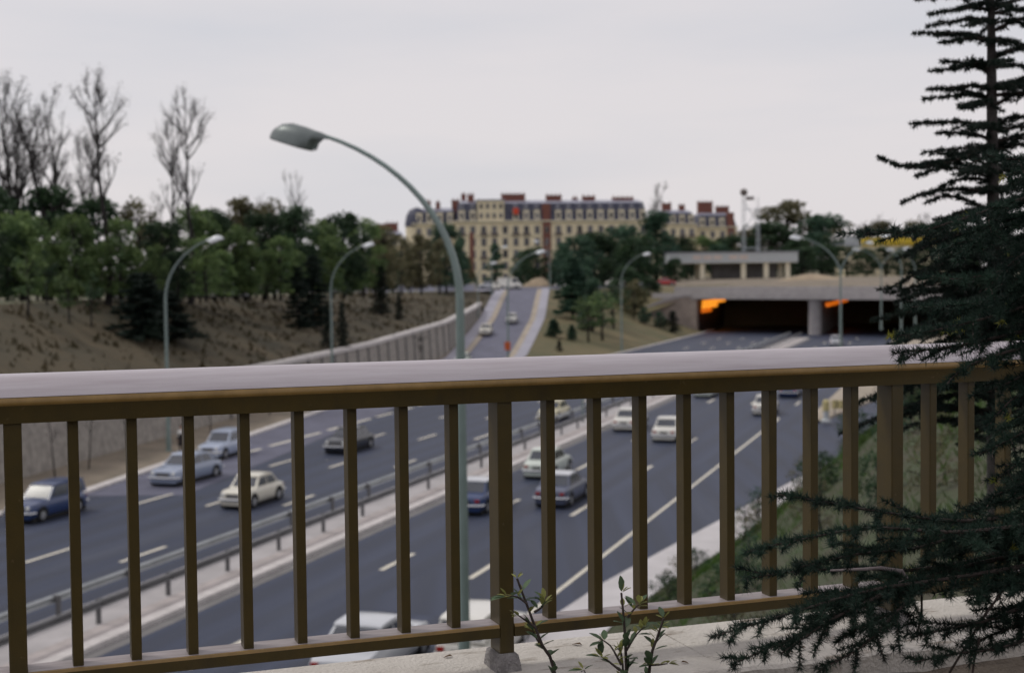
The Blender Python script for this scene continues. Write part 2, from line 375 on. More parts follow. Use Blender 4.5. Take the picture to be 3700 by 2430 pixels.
# left embankment
EX = [(16, -41.9), (60, -36.9), (102, -32.0), (140, -30.5), (200, -27.0), (228, -24.0), (236, -23)]
ey = list(np.arange(16, 212.1, 4.0))
low = [(WX(y) - 0.25, y, WZ(y) - 0.05) for y in ey]; top = [(interp(EX, y), y, zplat_left(y)) for y in ey]
ey2 = list(np.arange(216, 236.1, 4.0))
low += [(rl(y) - 2.28, y, rz(y) + 0.12) for y in ey2]
top += [(interp(EX, y) if y < 226 else lerp(-24, -6, (y - 226) / 10), y, max(zplat_left(y), rz(y) + .12)) for y in ey2]
sheet('left_embankment', [low, top], M['soilbank'], sub=10, jit=0.14)
# left plateau
py_ = ey + ey2
sheet('left_plateau', [[(tp[0], tp[1], tp[2]) for tp in top], [(tp[0] - 6, tp[1], tp[2] + .05) for tp in top], [(-62, tp[1], zplat_left(tp[1])) for tp in top]], M['plateau'])
# upper street (end of the ramp)
sheet('upper_street', [[(-62, 236, 7.28), (-6, 236, 7.28), (rl(254), 254, 7.26)], [(-62, 254, 7.28), (-6, 254, 7.28), (rl(254.2), 254.2, 7.26)]], M['pave_blue'])
sheet('upper_street', [[(-90, 254.3, 7.275), (-6, 254.3, 7.275), (30, 254.3, 7.275), (90, 262, 8.1)], [(-90, 285, 7.275), (-6, 285, 7.275), (30, 285, 7.5), (90, 285, 8.6)]], M['asphalt_ramp'])
# gore between ramp and motorway
def gore_r(y):                    # left edge of motorway at world y
    s = (y + (-42.3) * math.sin(HD)) / math.cos(HD); return ST(s, -42.3).x
gy = list(np.arange(121, 236.1, 5.0))
sheet('gore_bank', [[(rr(y) + 2.08, y, rz(y) + 0.10) for y in gy], [(lerp(rr(y) + 2.08, gore_r(y), .45), y, lerp(rz(y), 0.3, .35) + .15) for y in gy], [(gore_r(y) - 0.3, y, 0.12) for y in gy]], M['goregrass'], sub=6, jit=0.10)
kerb('gore_kerb', [ST(s, -42.3) for s in np.arange(112, 245, 6)], 0.9, 0.13, M['kerb'])
sheet('gore_bank', [[(rr(236) + 2.08, 236, 6.5), (12, 235.5, 5.2), (18, 235, 4.2), (22.2, 234.5, 3.4), (26, 236.5, 4.6), (30.3, 238.5, 6.1), (34, 240, 6.2)], [(rr(242) + 2.08, 242, 6.9), (13, 241, 6.4), (19, 240, 5.8), (23.5, 240, 5.6), (27, 241, 5.9), (31, 242.5, 6.5), (36, 243, 6.6)], [(rr(256) + 2.08, 256, 7.27), (14, 256, 7.3), (20, 256, 7.35), (25, 256, 7.4), (29, 256, 7.5), (34, 256, 7.6), (42, 256, 7.8)]], M['goregrass'], sub=4, jit=.08)
# median
def stbox(name, prof, s0, s1, ma, n=30):
    mb = MB(); mb.loft([[(t, s, z) for t, z in prof] for s in np.linspace(s0, s1, n)], closed=False)
    o = mb.build(name, ma); o.rotation_euler = (0, 0, -HD); return struct(o)
stbox('median_strip', [(-26.75, -0.1), (-26.75, 0.12), (-26.45, 0.14), (-24.6, 0.16)], -40, 216, M['median_pave'])
stbox('median_strip', [(-24.6, 0.162), (-24.55, 0.15), (-23.95, 0.13), (-23.93, -.1)], -40, 216, M['median'])
stbox('median_kerb', [(-23.92, -0.1), (-23.92, 0.15), (-23.46, 0.15), (-23.43, -0.1)], -40, 216, M['kerb'])
stbox('gutter', [(-23.42, 0.006), (-22.95, 0.005)], -40, 216, M['concrete_d'])
# right strip, slip road and banks
SP = [ST(-40, -12.0), ST(0, -12.0), ST(28, -12.0), ST(40, -12.05)] + [Vector(p) for p in ((3.0, 47.0, 0), (6.1, 53.5, 0), (9.5, 60.5, 0), (15.9, 73.8, 0), (22.2, 86.7, 0), (29.6, 102.7, 0), (36.2, 115.5, 0), (44.5, 130, 0), (56, 148, 0), (75, 172, 0))]
def off(pts, d, z):
    r = []
    for i, p in enumerate(pts):
        e = (pts[min(i + 1, len(pts) - 1)] - pts[max(i - 1, 0)]).normalized(); r.append(Vector((p.x + e.y * d, p.y - e.x * d, z)))
    return r
sheet('slip_road', [off(SP[3:], -6.5, 0.004), off(SP[3:], 0.0, 0.005)], M['asphalt'])
sheet('right_pavement', [off(SP, 0.0, -0.1), off(SP, 0.0, 0.14), off(SP, 2.05, 0.16)], M['pavement'], smooth=False)
bank = [off(SP, 2.0, 0.12), off(SP, 3.2, 0.5), off(SP, 6.0, 2.9), off(SP, 9.0, 5.6), off(SP, 11.6, 7.6), off(SP, 14.0, 8.3), off(SP, 26.0, 8.4), off(SP, 60, 8.4)]
def dens(pts):
    r = []
    for a, b in zip(pts[:-1], pts[1:]):
        n = max(1, int((b - a).length / 3.0))
        r += [a.lerp(b, k / n) for k in range(n)]
    return r + [pts[-1]]
sheet('right_bank', [dens(SPb) for SPb in bank] if False else bank, M['grass'], sub=3, jit=0.12)
# gore island between motorway and slip road
isl = []
for s in np.arange(92, 236, 6.0):
    y = ST(s, -11).y
    xr = interp([(p.y, p.x) for p in off(SP, -5.0, 0)], y)
    tr = toST(xr, y)[1]
    if tr > -10.0: isl.append((s, tr - 0.2))
sheet('gore_island', [[ST(s, -10.9, -.05) for s, t in isl], [ST(s, -10.88, .15) for s, t in isl], [ST(s, lerp(-10.9, t, .5), .2 + min(1.3, (s - 92) * .03)) for s, t in isl], [ST(s, t - .05, .15) for s, t in isl], [ST(s, t, -.05) for s, t in isl]], M['sand'])

# ---- painted markings
def marking(name, quads, label=None):
    mb = MB()
    for q in quads: mb.add(q, [(0, 1, 2, 3)])
    o = mb.build(name, M['paint']); o['kind'] = 'structure'; return o
def dash(t, s, ln, wd): return [ST(s - ln / 2, t - wd / 2, .010), ST(s - ln / 2, t + wd / 2, .010), ST(s + ln / 2, t + wd / 2, .010), ST(s + ln / 2, t - wd / 2, .010)]
for t, s0 in ((-19.9, 60.5), (-16.4, 60.0), (-29.75, 59.3), (-33.15, 58.3), (-36.6, 58.0)):
    for k in range(-4, 13):
        marking('lane_dash', [dash(t, s0 + 13 * k, 3.1, 0.21)])
marking('edge_line', [[ST(s, -13.03, .011), ST(s, -12.87, .011), ST(s + 10, -12.87, .011), ST(s + 10, -13.03, .011)] for s in range(-40, 95, 10)])
for k in range(14):
    s = 66 + 4.4 * k; marking('wide_dash', [dash(-40.5 - (s - 66) * .03, s, 3.0, 0.33)])
for k in range(4): marking('lane_dash', [dash(-13.0, 99 + 13 * k, 3.1, .17)])

# ================================================================== RETAINING WALL
def retaining_wall():
    t = thing('retaining_wall', 'long buff stone retaining wall with pale coping at the foot of the dry embankment', 'wall', (WX(90), 90, 0))
    o = Vector((WX(90), 90, 0))
    mb = MB(); yy = np.arange(14, 214.1, 4)
    mb.loft([[Vector((WX(y), y, 0.0)) - o, Vector((WX(y) - 0.25, y, WZ(y))) - o, Vector((WX(y) - 0.7, y, WZ(y))) - o, Vector((WX(y) - 0.7, y, 0)) - o] for y in yy], closed=True)
    mb.build('wall_face', M['wall'], t)
    for i in range(len(yy) - 1):       # coping stones
        y0, y1 = yy[i] + .01, yy[i + 1] - .01; mb = MB()
        mb.loft([[Vector((WX(y) - .12, y, WZ(y) + .002)) - o, Vector((WX(y) - .12, y, WZ(y) + .32)) - o, Vector((WX(y) - .85, y, WZ(y) + .36)) - o, Vector((WX(y) - .85, y, WZ(y) + .002)) - o] for y in (y0, y1)], closed=True)
        mb.build('coping_stone', M['kerb'], t)
    for i, y in enumerate(np.arange(100, 206, 3.6)):   # buttress ribs
        mb = MB(); h = WZ(y)
        mb.loft([[(WX(y) - o.x + .12, y - o.y + e, 0.05), (WX(y) - o.x - .1, y - o.y + e, h - .05), (WX(y) - o.x - .3, y - o.y + e, h - .05), (WX(y) - o.x - .3, y - o.y + e, 0.05)] for e in (-.13, .13)])
        mb.build('rib', M['concrete_d'], t)
retaining_wall()

# ================================================================== TUNNEL BRIDGE
JL = Vector((31.0, 236.0, 0)); bd = Vector((math.sin(R(128)), math.cos(R(128)), 0)); bn = Vector((math.sin(HD), math.cos(HD), 0))
def tunnel():
    t = thing('road_bridge', 'long flat concrete bridge deck over a dark twin tunnel mouth', 'bridge', JL)
    def P(q, n, z): return bd * q + bn * n + Vector((0, 0, z))
    W = 46.0; PQ = 20.9
    def prism(name, ma, corners, z0, z1, par=t):
        mb = MB(); mb.loft([[Vector((c.x, c.y, z0)) for c in corners], [Vector((c.x, c.y, z1)) for c in corners]])
        return mb.build(name, ma, par)
    D = 120
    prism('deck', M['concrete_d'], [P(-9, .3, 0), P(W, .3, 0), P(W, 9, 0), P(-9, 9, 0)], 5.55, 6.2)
    prism('fascia', M['concrete'], [P(-9, -.25, 0), P(W, -.25, 0), P(W, .29, 0), P(-9, .29, 0)], 5.62, 6.55)
    prism('parapet', M['concrete'], [P(-6, 5.6, 0), P(W, 5.6, 0), P(W, 6.1, 0), P(-6, 6.1, 0)], 6.2, 7.55)
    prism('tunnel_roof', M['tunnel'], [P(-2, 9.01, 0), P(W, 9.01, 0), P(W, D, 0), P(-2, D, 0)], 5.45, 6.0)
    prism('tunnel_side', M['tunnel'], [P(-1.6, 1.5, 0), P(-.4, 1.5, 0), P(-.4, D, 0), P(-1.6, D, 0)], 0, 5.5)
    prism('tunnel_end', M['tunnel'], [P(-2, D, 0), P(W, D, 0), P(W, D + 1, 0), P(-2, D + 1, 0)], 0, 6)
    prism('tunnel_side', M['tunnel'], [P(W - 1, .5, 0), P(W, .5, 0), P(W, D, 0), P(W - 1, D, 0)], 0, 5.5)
    for k in range(14):                           # central row of columns
        c = P(PQ, 1.4 + k * 7.5, 0); mb = MB(); mb.lathe([(1.05, 0), (1.05, 5.0), (1.3, 5.54)], 14, c)
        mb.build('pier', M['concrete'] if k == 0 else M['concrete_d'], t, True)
    prism('abutment', M['abut'], [P(-1.5, .32, 0), P(-.3, .32, 0), P(-.3, 1.48, 0), P(-1.5, 1.48, 0)], 0, 5.54)
    # curved wing wall with sloping coping
    pts = []; tops = []
    for k in range(11):
        f = k / 10; a = R(292 - 34 * f)
        p = P(-.4, .1, 0) + Vector((-0.55, -.6, 0)) * 0
        pts.append(P(-.35 - 10.5 * f, -1.2 * f - 5.5 * f * f, 0)); tops.append(6.05 - 0.25 * f - 2.9 * f ** 2.2)
    for i in range(10):
        mb = MB(); mb.loft([[pts[j] + Vector((0, 0, 0.0)), pts[j] + Vector((0, 0, tops[j])), pts[j] + bn * .6 + Vector((0, 0, tops[j])), pts[j] + bn * .6] for j in (i, i + 1)])
        mb.build('wing_wall_panel', M['abut'], t)
        mb = MB(); mb.loft([[pts[j] - bn * .15 + Vector((0, 0, tops[j] + .002)), pts[j] - bn * .15 + Vector((0, 0, tops[j] + .5)), pts[j] + bn * .7 + Vector((0, 0, tops[j] + .5)), pts[j] + bn * .7 + Vector((0, 0, tops[j] + .002))] for j in (i, i + 1)])
        mb.build('wing_wall_coping', M['concrete'], t)
    return P
BP = tunnel()
def emis(name, col, st):
    ma = bpy.data.materials.new(name); ma.use_nodes = True; b = ma.node_tree.nodes['Principled BSDF']
    b.inputs['Base Color'].default_value = (*col, 1); b.inputs['Emission Color'].default_value = (*col, 1); b.inputs['Emission Strength'].default_value = st
    return ma
M['sodium'] = emis('sodium_lamp', (1.0, 0.33, 0.025), 1.1)
M['sodium2'] = emis('sodium_lamp_dim', (1.0, 0.20, 0.01), 0.6)
def tunnel_lamps():
    for r_, (q0, z0, n, mm, lab) in enumerate(((0.5, 5.0, 8, 'sodium', 'lit orange tunnel lamp high beside the abutment of the left tunnel mouth'), (0.4, 4.3, 5, 'sodium', 'lit orange tunnel lamp lower on the left tunnel wall'), (0.3, 3.6, 3, 'sodium2', 'lit reddish tunnel lamp in the bottom row of the left tunnel wall'), (22.9, 4.75, 7, 'sodium2', 'lit red-orange lamp under the roof of the right tunnel mouth'))):
        for k in range(n):
            c = JL + BP(q0, 3.5 + k * (2.6 if r_ < 3 else 5.5), z0)
            t = thing('tunnel_lamp', lab, 'lamp', c, -HD, 'sodium lamps in the tunnel')
            MB().box((0, 0, 0), (0.55, 1.9, 0.62)).build('lamp_tube', M[mm], t)
            MB().box((0, 0, .36), (0.6, 2.0, 0.09)).build('housing', M['tunnel'], t)
            MB().box((0, 0, .36 + .045 + (5.42 - z0 - .4) / 2), (0.1, .1, 5.42 - z0 - .4)).build('bracket', M['tunnel'], t)
tunnel_lamps()
# ground above the tunnel and the sandy terrain behind the parapet
sheet('tunnel_cover', [[JL + BP(q, 8.9, 6.22) for q in (-14, 0, 15, 30, 46)], [JL + BP(q, 16, 7.4) for q in (-14, 0, 15, 30, 46)], [JL + BP(q, 34, 8.3) for q in (-14, 0, 15, 30, 46)], [JL + BP(q, 70, 8.7) for q in (-14, 0, 15, 30, 46)]], M['verge'], sub=4, jit=.12)
def mound(name, label, c, r, h, ma, seed):
    rr_ = random.Random(seed); mb = MB(); rings = []
    for i in range(7):
        f = i / 6
        rings.append([(r * (1 - f) * (1 + rr_.uniform(-.12, .12)) * math.cos(6.283 * j / 16) * 1.6 + .01 * j, r * (1 - f) * (1 + rr_.uniform(-.12, .12)) * math.sin(6.283 * j / 16), h * (1 - (1 - f) ** 1.6) - .25) for j in range(16)])
    mb.loft(rings); o = mb.build(name, ma, None, True); o.location = c
    return tag(o, label, 'earth mound')
mound('sand_pile', 'broad pile of sandy earth behind the bridge parapet', wp(2930, 1005, 262) - Vector((0, 0, .6)), 4.6, 1.7, M['mound'], 1)
mound('earth_pile', 'yellowish heap of earth beside the top of the ramp', wp(1945, 1030, 288) * 1.0 + Vector((0, 0, -.2)), 2.2, 2.0, M['mound'], 2)

# ================================================================== GUARDRAILS
def guardrail(label, t0, side, ma, s0=-14, s1=214):
    g = thing('guardrail', label, 'guardrail', ST(60, t0), -HD)
    pm = MB(); pm.box((0, 0, .38), (.10, .14, .76)); pme = pm.mesh('post'); pme.materials.append(M['steel_d'])
    bm_ = MB(); bm_.box((.0, 0, .69), (.22, .12, .18)); bme = bm_.mesh('spacer'); bme.materials.append(M['steel_d'])
    prof = [(0, .53), (.05, .57), (.0, .63), (.0, .67), (.05, .73), (0, .79), (-.02, .79), (.03, .73), (-.02, .67), (-.02, .63), (.03, .57), (-.02, .53)]
    rm = MB(); rm.loft([[(x * 1.3, y, z) for x, z in prof] for y in (-1.92, 1.92)]); rme = rm.mesh('rail_beam'); rme.materials.append(ma)
    for s in np.arange(s0, s1, 3.85):
        p = link('post', pme, None, g, (0, s - 60, .14)); link('spacer', bme, None, p, (side * .10, 0, 0))
        r_ = link('rail_beam', rme, None, g, (side * .16, s - 60 + 1.92, .14))
guardrail('galvanised crash barrier along the far edge of the central reservation', -26.15, -1, M['steel'])
guardrail('dark crash barrier along the near edge of the central reservation', -24.75, 1, M['steel_d'])

# ================================================================== LAMP POSTS
def arm_pts(ht, reach, n=14):
    pts = []; z0 = ht - 0.36 * ht * .82
    for k in range(n + 1):
        f = k / n; a = f * R(66)
        pts.append((math.sin(0) + reach * .80 * (1 - math.cos(a)) / (1 - math.cos(R(66))), 0, z0 + (ht - .25 - z0) * math.sin(a) / math.sin(R(66))))
    return pts
def lamp_head(mb_shell, mb_lens, tip, dr, sc=1.0):
    """deep slanted shade: ridge runs on along the arm (dr = x,z), straight rim below"""
    ux, uz = dr; sx_ = 1 if ux > 0 else -1; nx, nz_ = (uz * sx_, -ux * sx_)
    sec = [(-.02, .03, -.03, .04), (.10, .06, -.035, .07), (.19, .14, -.035, .13), (.235, .20, -.03, .30), (.45, .25, -.03, .32), (.72, .25, -.01, .335), (.88, .21, .05, .345), (1.0, .14, .16, .352), (1.06, .06, .29, .356)]
    rings = []; lens = []
    for f, wd, tp, bt in sec:
        cx, cz = tip[0] + ux * f * sc, tip[2] + uz * f * sc; ring = []
        for j in range(9):
            a = math.pi * j / 8; o = bt + (tp - bt) * math.sin(a) ** .7
            ring.append((cx + nx * o * sc, math.cos(a) * wd * sc, cz + nz_ * o * sc))
        rings.append(ring)
        if f > .2: lens.append([(cx + nx * (bt + .010 + .02 * k) * sc, y_ * sc, cz + nz_ * (bt + .010 + .02 * k) * sc) for y_, k in ((-wd * .9, 0), (-wd * .4, 1), (wd * .4, 1), (wd * .9, 0))])
    mb_shell.loft(rings); mb_lens.loft(lens, closed=True)
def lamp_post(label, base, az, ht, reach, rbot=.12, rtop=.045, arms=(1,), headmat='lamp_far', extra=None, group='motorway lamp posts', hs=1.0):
    t = thing('street_lamp', label, 'street lamp', base, az, group)
    z0 = ht - 0.36 * ht * .82
    mb = MB(); mb.lathe([(rbot * 1.6, -.2), (rbot * 1.6, .12), (rbot * 1.25, .16), (rbot * 1.2, .9), (rbot, 1.0), (lerp(rbot, rtop, .55), z0)], 12)
    mb.build('pole', M['lamp_green'], t, True)
    for a in arms:
        pts = [(x * a, y, z) for x, y, z in arm_pts(ht, reach)]
        n = len(pts); mb = MB(); mb.tube(pts, [lerp(lerp(rbot, rtop, .55), rtop * .8, k / (n - 1)) for k in range(n)], 10, True, (0, 1, 0))
        mb.build('arm', M['lamp_green'], t, True)
        p1, p2 = Vector(pts[-1]), Vector(pts[-2]); d = (p1 - p2).normalized()
        sh, le = MB(), MB(); lamp_head(sh, le, p1 - d * .05, (d.x, d.z + .02), hs)
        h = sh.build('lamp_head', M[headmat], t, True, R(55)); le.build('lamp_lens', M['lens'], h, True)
        if hs > 1: # bracket strut
            n_ = Vector((d.z, 0, -d.x)) * (1 if d.x > 0 else -1); mb = MB(); mb.tube([p1 - d * .02, p1 + d * .05 * hs + n_ * .10 * hs, p1 + d * .20 * hs + n_ * .31 * hs], .018, 5); mb.build('bracket', M['lamp_green'], h)
    return t
AZL = -HD          # arm along local +x = across the road to the right
nb = Vector((-1.09, 30.0, 0.75))
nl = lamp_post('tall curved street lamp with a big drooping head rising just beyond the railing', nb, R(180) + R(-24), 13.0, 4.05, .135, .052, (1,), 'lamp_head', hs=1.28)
mb = MB(); mb.lathe([(.14, 0), (.145, .02), (.145, .1), (.14, .12)], 12, (0, 0, 1.45)); mb.build('collar', M['collar'], nl, True)
def gz(px, py, z): p = gp(px, py, z); return Vector((p.x, p.y, z))
lamp_post('curved street lamp on the verge beside the standing person', Vector((-20.2, 83.0, .12)), AZL, 12.6, 3.5)
lamp_post('curved street lamp between the sapling wall and the merging lane', Vector((-14.6, 115.0, .12)), AZL, 12.8, 3.5)
l4 = lamp_post('curved street lamp with a small orange box on its pole', ST(130.5, -42.8, .12), AZL, 12.4, 3.5)
MB().box((0, -.2, 3.2), (.5, .34, .8)).build('orange_box', M['orange'], l4)
lamp_post('curved street lamp standing before the tunnel wing wall', ST(177.5, -42.9, .12), AZL, 12.6, 3.5)
lamp_post('two-armed street lamp on the island where the slip road leaves', Vector((27.3, 118.0, 1.3)), AZL, 12.0, 3.9, arms=(-1, 1))
lamp_post('two-armed street lamp in front of the right tunnel mouth', Vector((49.9, 192, 2.3)), AZL, 10.9, 3.4, arms=(-1, 1))
lamp_post('single-armed street lamp beside the slip road seen past the cedar', Vector((43.3, 158, 2.6)), AZL + math.pi, 10.9, 3.6)
lamp_post('single-armed street lamp furthest along the slip road', Vector((54.5, 192, 2.8)), AZL + math.pi, 10.3, 3.4)
lamp_post('short street lamp on the left pavement of the ramp', Vector((rl(206) - 2.6, 206, rz(206) + .14)), 0.0, 8.0, 2.2, .09, .04, group='ramp lamp posts')
lamp_post('short street lamp near the top of the ramp', Vector((rl(240) - 2.6, 240, rz(240) + .14)), 0.0, 8.0, 2.2, .09, .04, group='ramp lamp posts')
lamp_post('short street lamp at the right of the ramp top', Vector((rr(250) + 2.2, 250, rz(250) + .14)), math.pi, 8.6, 2.2, .09, .04, group='ramp lamp posts')
p = thing('signpost', 'slim grey post on the central reservation', 'post', ST(94, -25.5, .15)); MB().lathe([(.06, 0), (.06, 4.3), (.03, 4.32)], 8).build('pole', M['lamp_green'], p); MB().box((0, 0, 0.03), (.3, .3, .06)).build('base_plate', M['steel_d'], p)

# ================================================================== RAILING, COPING, SOIL BED
R0 = Vector((-1.508, 4.266, 0)); ru = Vector((.9393, .3430, 0)); rn = Vector((.3430, -.9393, 0)); RA = math.atan2(.3430, .9393)
KS = 0.1732; ZC = 9.15
def railing():
    t = thing('bridge_railing', 'bronze-brown metal railing with square balusters and a broad rounded handrail', 'railing', (R0.x, R0.y, ZC), RA)
    # local: x along rail, y away from camera, z up from coping
    u0, u1 = -27 * KS, 45 * KS
    prof = [(-.056, .913), (-.0585, .940), (-.064, .962), (-.067, .9705), (-.0672, .976), (-.060, .990)]      # front face and nosing
    cap = [(-.0600, .9900), (-.054, .9985), (-.042, 1.0135), (-.026, 1.030), (-.008, 1.0445), (.010, 1.053), (.028, 1.056), (.044, 1.050), (.058, 1.030), (.063, 1.0)]
    back = [(.064, .985), (.062, .93), (.058, .913)]
    allp = prof + cap[1:] + back
    mb = MB(); mb.loft([[(u, y, z) for y, z in allp] for u in (u0, u0 * .5, 0, 4.5 * KS, 9 * KS, 13.5 * KS, 18 * KS, u1)], closed=True)
    hr = mb.build('handrail', M['rail'], t, True, R(50))
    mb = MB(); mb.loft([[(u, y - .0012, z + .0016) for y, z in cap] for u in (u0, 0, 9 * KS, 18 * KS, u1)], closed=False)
    c_ = mb.build('handrail_top', M['railtop'], hr, True, R(60)); c_['label'] = 'upper surface of the handrail with a pale grey sky reflection painted in'
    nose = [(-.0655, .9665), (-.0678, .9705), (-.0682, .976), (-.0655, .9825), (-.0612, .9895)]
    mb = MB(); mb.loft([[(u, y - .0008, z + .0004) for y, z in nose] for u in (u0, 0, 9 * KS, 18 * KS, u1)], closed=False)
    c_ = mb.build('handrail_nosing', M['railedge'], hr, True, R(80)); c_['label'] = 'front edge of the handrail with a golden highlight painted in'
    def bar(w, d, z0, z1, b=.0022):
        mb = MB(); hw, hd = w / 2, d / 2
        ring = [(-hw + b, -hd), (hw - b, -hd), (hw, -hd + b), (hw, hd - b), (hw - b, hd), (-hw + b, hd), (-hw, hd - b), (-hw, -hd + b)]
        mb.loft([[(x, y, z) for x, y in ring] for z in (z0, z1)]); return mb
    bme = bar(.0315, .060, .1605, .914).mesh('baluster'); bme.materials.append(M['rail'])
    pme = bar(.052, .098, .0, .8835, .003).mesh('post'); pme.materials.append(M['rail'])
    fm = MB(); fm.loft([[(x * a, y * b_, z) for x, y in ((-1, -1), (-.6, -1.08), (.5, -1.05), (1, -1), (1.07, 0), (1, 1), (0, 1.1), (-1, 1), (-1.06, .1))] for a, b_, z in ((.046, .072, -.012), (.041, .066, .03), (.036, .061, .056), (.030, .054, .062))])
    fme = fm.mesh('mortar_footing', True, R(50)); fme.materials.append(M['mortar'])
    for k in range(-27, 46):
        u = k * KS
        if k % 9 == 0:
            p = link('post', pme, None, t, (u, 0, .03)); link('mortar_footing', fme, None, p, (0, 0, -.03))
            if k < 45:
                lm = MB(); L = 9 * KS - .054
                lp = [(-.050, .140), (-.052, .143), (-.052, .174), (-.0475, .181), (-.043, .182), (.05, .182), (.052, .178), (.052, .140)]
                lm.loft([[(x, y, z) for y, z in lp] for x in (.027, .027 + L)])
                lo_ = lm.build('lower_rail', M['rail'], t, False); lo_.location = (u, 0, -.023)
                lm = MB(); lm.loft([[(x, y, z) for y, z in ((-.0528, .1735), (-.0482, .1818), (-.043, .1829))] for x in (.027, .027 + L)], closed=False); lm.build('highlight_edge', M['railedge'], lo_)  # thin strip carrying the painted edge highlight
                lm = MB(); lm.loft([[(x, y, .1832) for y in (-.0428, .0515)] for x in (.027, .027 + L)], closed=False); lm.build('sheen_top', M['railtop2'], lo_)  # thin sheet carrying the painted sky reflection
        else: link('baluster', bme, None, t, (u, .0, 0))
M['mortar'] = mat('mortar', (0.36, 0.34, 0.34), 0.95, 0.25, 25, bump=0.8, bscale=120)
railing()
def coping():
    t = thing('concrete_coping', 'pale weathered concrete coping slabs under the railing', 'coping', (R0.x, R0.y, ZC), RA)
    for a, b_ in ((-5.258, -2.758), (-2.75, -.25), (-.242, 2.258), (2.266, 4.766), (4.774, 7.274), (7.282, 9.8)):
        mb = MB(); n = 26; rr_ = random.Random(int(a * 10)); rings = []
        for i in range(n + 1):
            u = lerp(a, b_, i / n); e1 = rr_.uniform(-.006, .006); e2 = rr_.uniform(-.005, .003)
            rings.append([(u, -.315 + e1, -.19), (u, -.315 + e1, -.012 + e2), (u, -.302 + e1, e2), (u, .262, .004), (u, .272, -.006), (u, .272, -.4)])
        mb.loft(rings); mb.build('coping_slab', M['coping'], t, True, R(35))
coping()
def soil():
    mb = MB(); rings = []
    for i in range(90):
        u = -5.6 + i * .18; row = []
        for j in range(22):
            n_ = -.30 - j * .16; p = R0 + ru * u - rn * n_
            row.append((p.x, p.y, ZC - .085 - .10 * j / 21 + random.uniform(-.018, .018) + (-.25 if j > 20 else 0)))
        rings.append(row)
    mb.loft(rings, closed=False); struct(mb.build('soil_bed', M['soil'], None, True, R(80)))
    # retaining upstand below the coping so that no gap shows
    mb = MB(); mb.loft([[R0 + ru * u - rn * n_ + Vector((0, 0, z)) for n_, z in ((.20, ZC - .02), (.20, 5.0))] for u in (-6, 10.4)], closed=False); struct(mb.build('terrace_wall', M['concrete_d']))
soil()
def litter():
    rr_ = random.Random(5)
    for i, (u, v) in enumerate(((1.02, -.06), (1.09, -.10), (.98, .02), (1.42, .18), (1.9, .16), (2.0, .17), (2.15, -.2), (2.55, -.22), (2.62, -.19), (1.15, -.2), (.9, -.16))):
        p = R0 + ru * u - rn * v; a = rr_.uniform(0, 6.28); l = rr_.uniform(.010, .024)
        mb = MB(); mb.loft([[(-l, 0, .001), (-l * .3, -.4 * l, .006), (l * .5, -.35 * l, .008), (l, 0, .003), (l * .5, .35 * l, .009), (-l * .3, .4 * l, .005)], [(-l, 0, .002), (-l * .3, -.4 * l, .0075), (l * .5, -.35 * l, .0095), (l, 0, .0045), (l * .5, .35 * l, .0105), (-l * .3, .4 * l, .0065)]])
        o = mb.build('dead_leaf', M['deadleaf'], None); o.location = (p.x, p.y, ZC + .003); o.rotation_euler = (0, 0, a)
        tag(o, 'small dry brown leaf lying on the pale coping', 'dead leaf', 'dead leaves on the coping')
M['deadleaf'] = mat('dead_leaf', (0.13, 0.075, 0.035), 0.9, 0.3, 20)
litter()

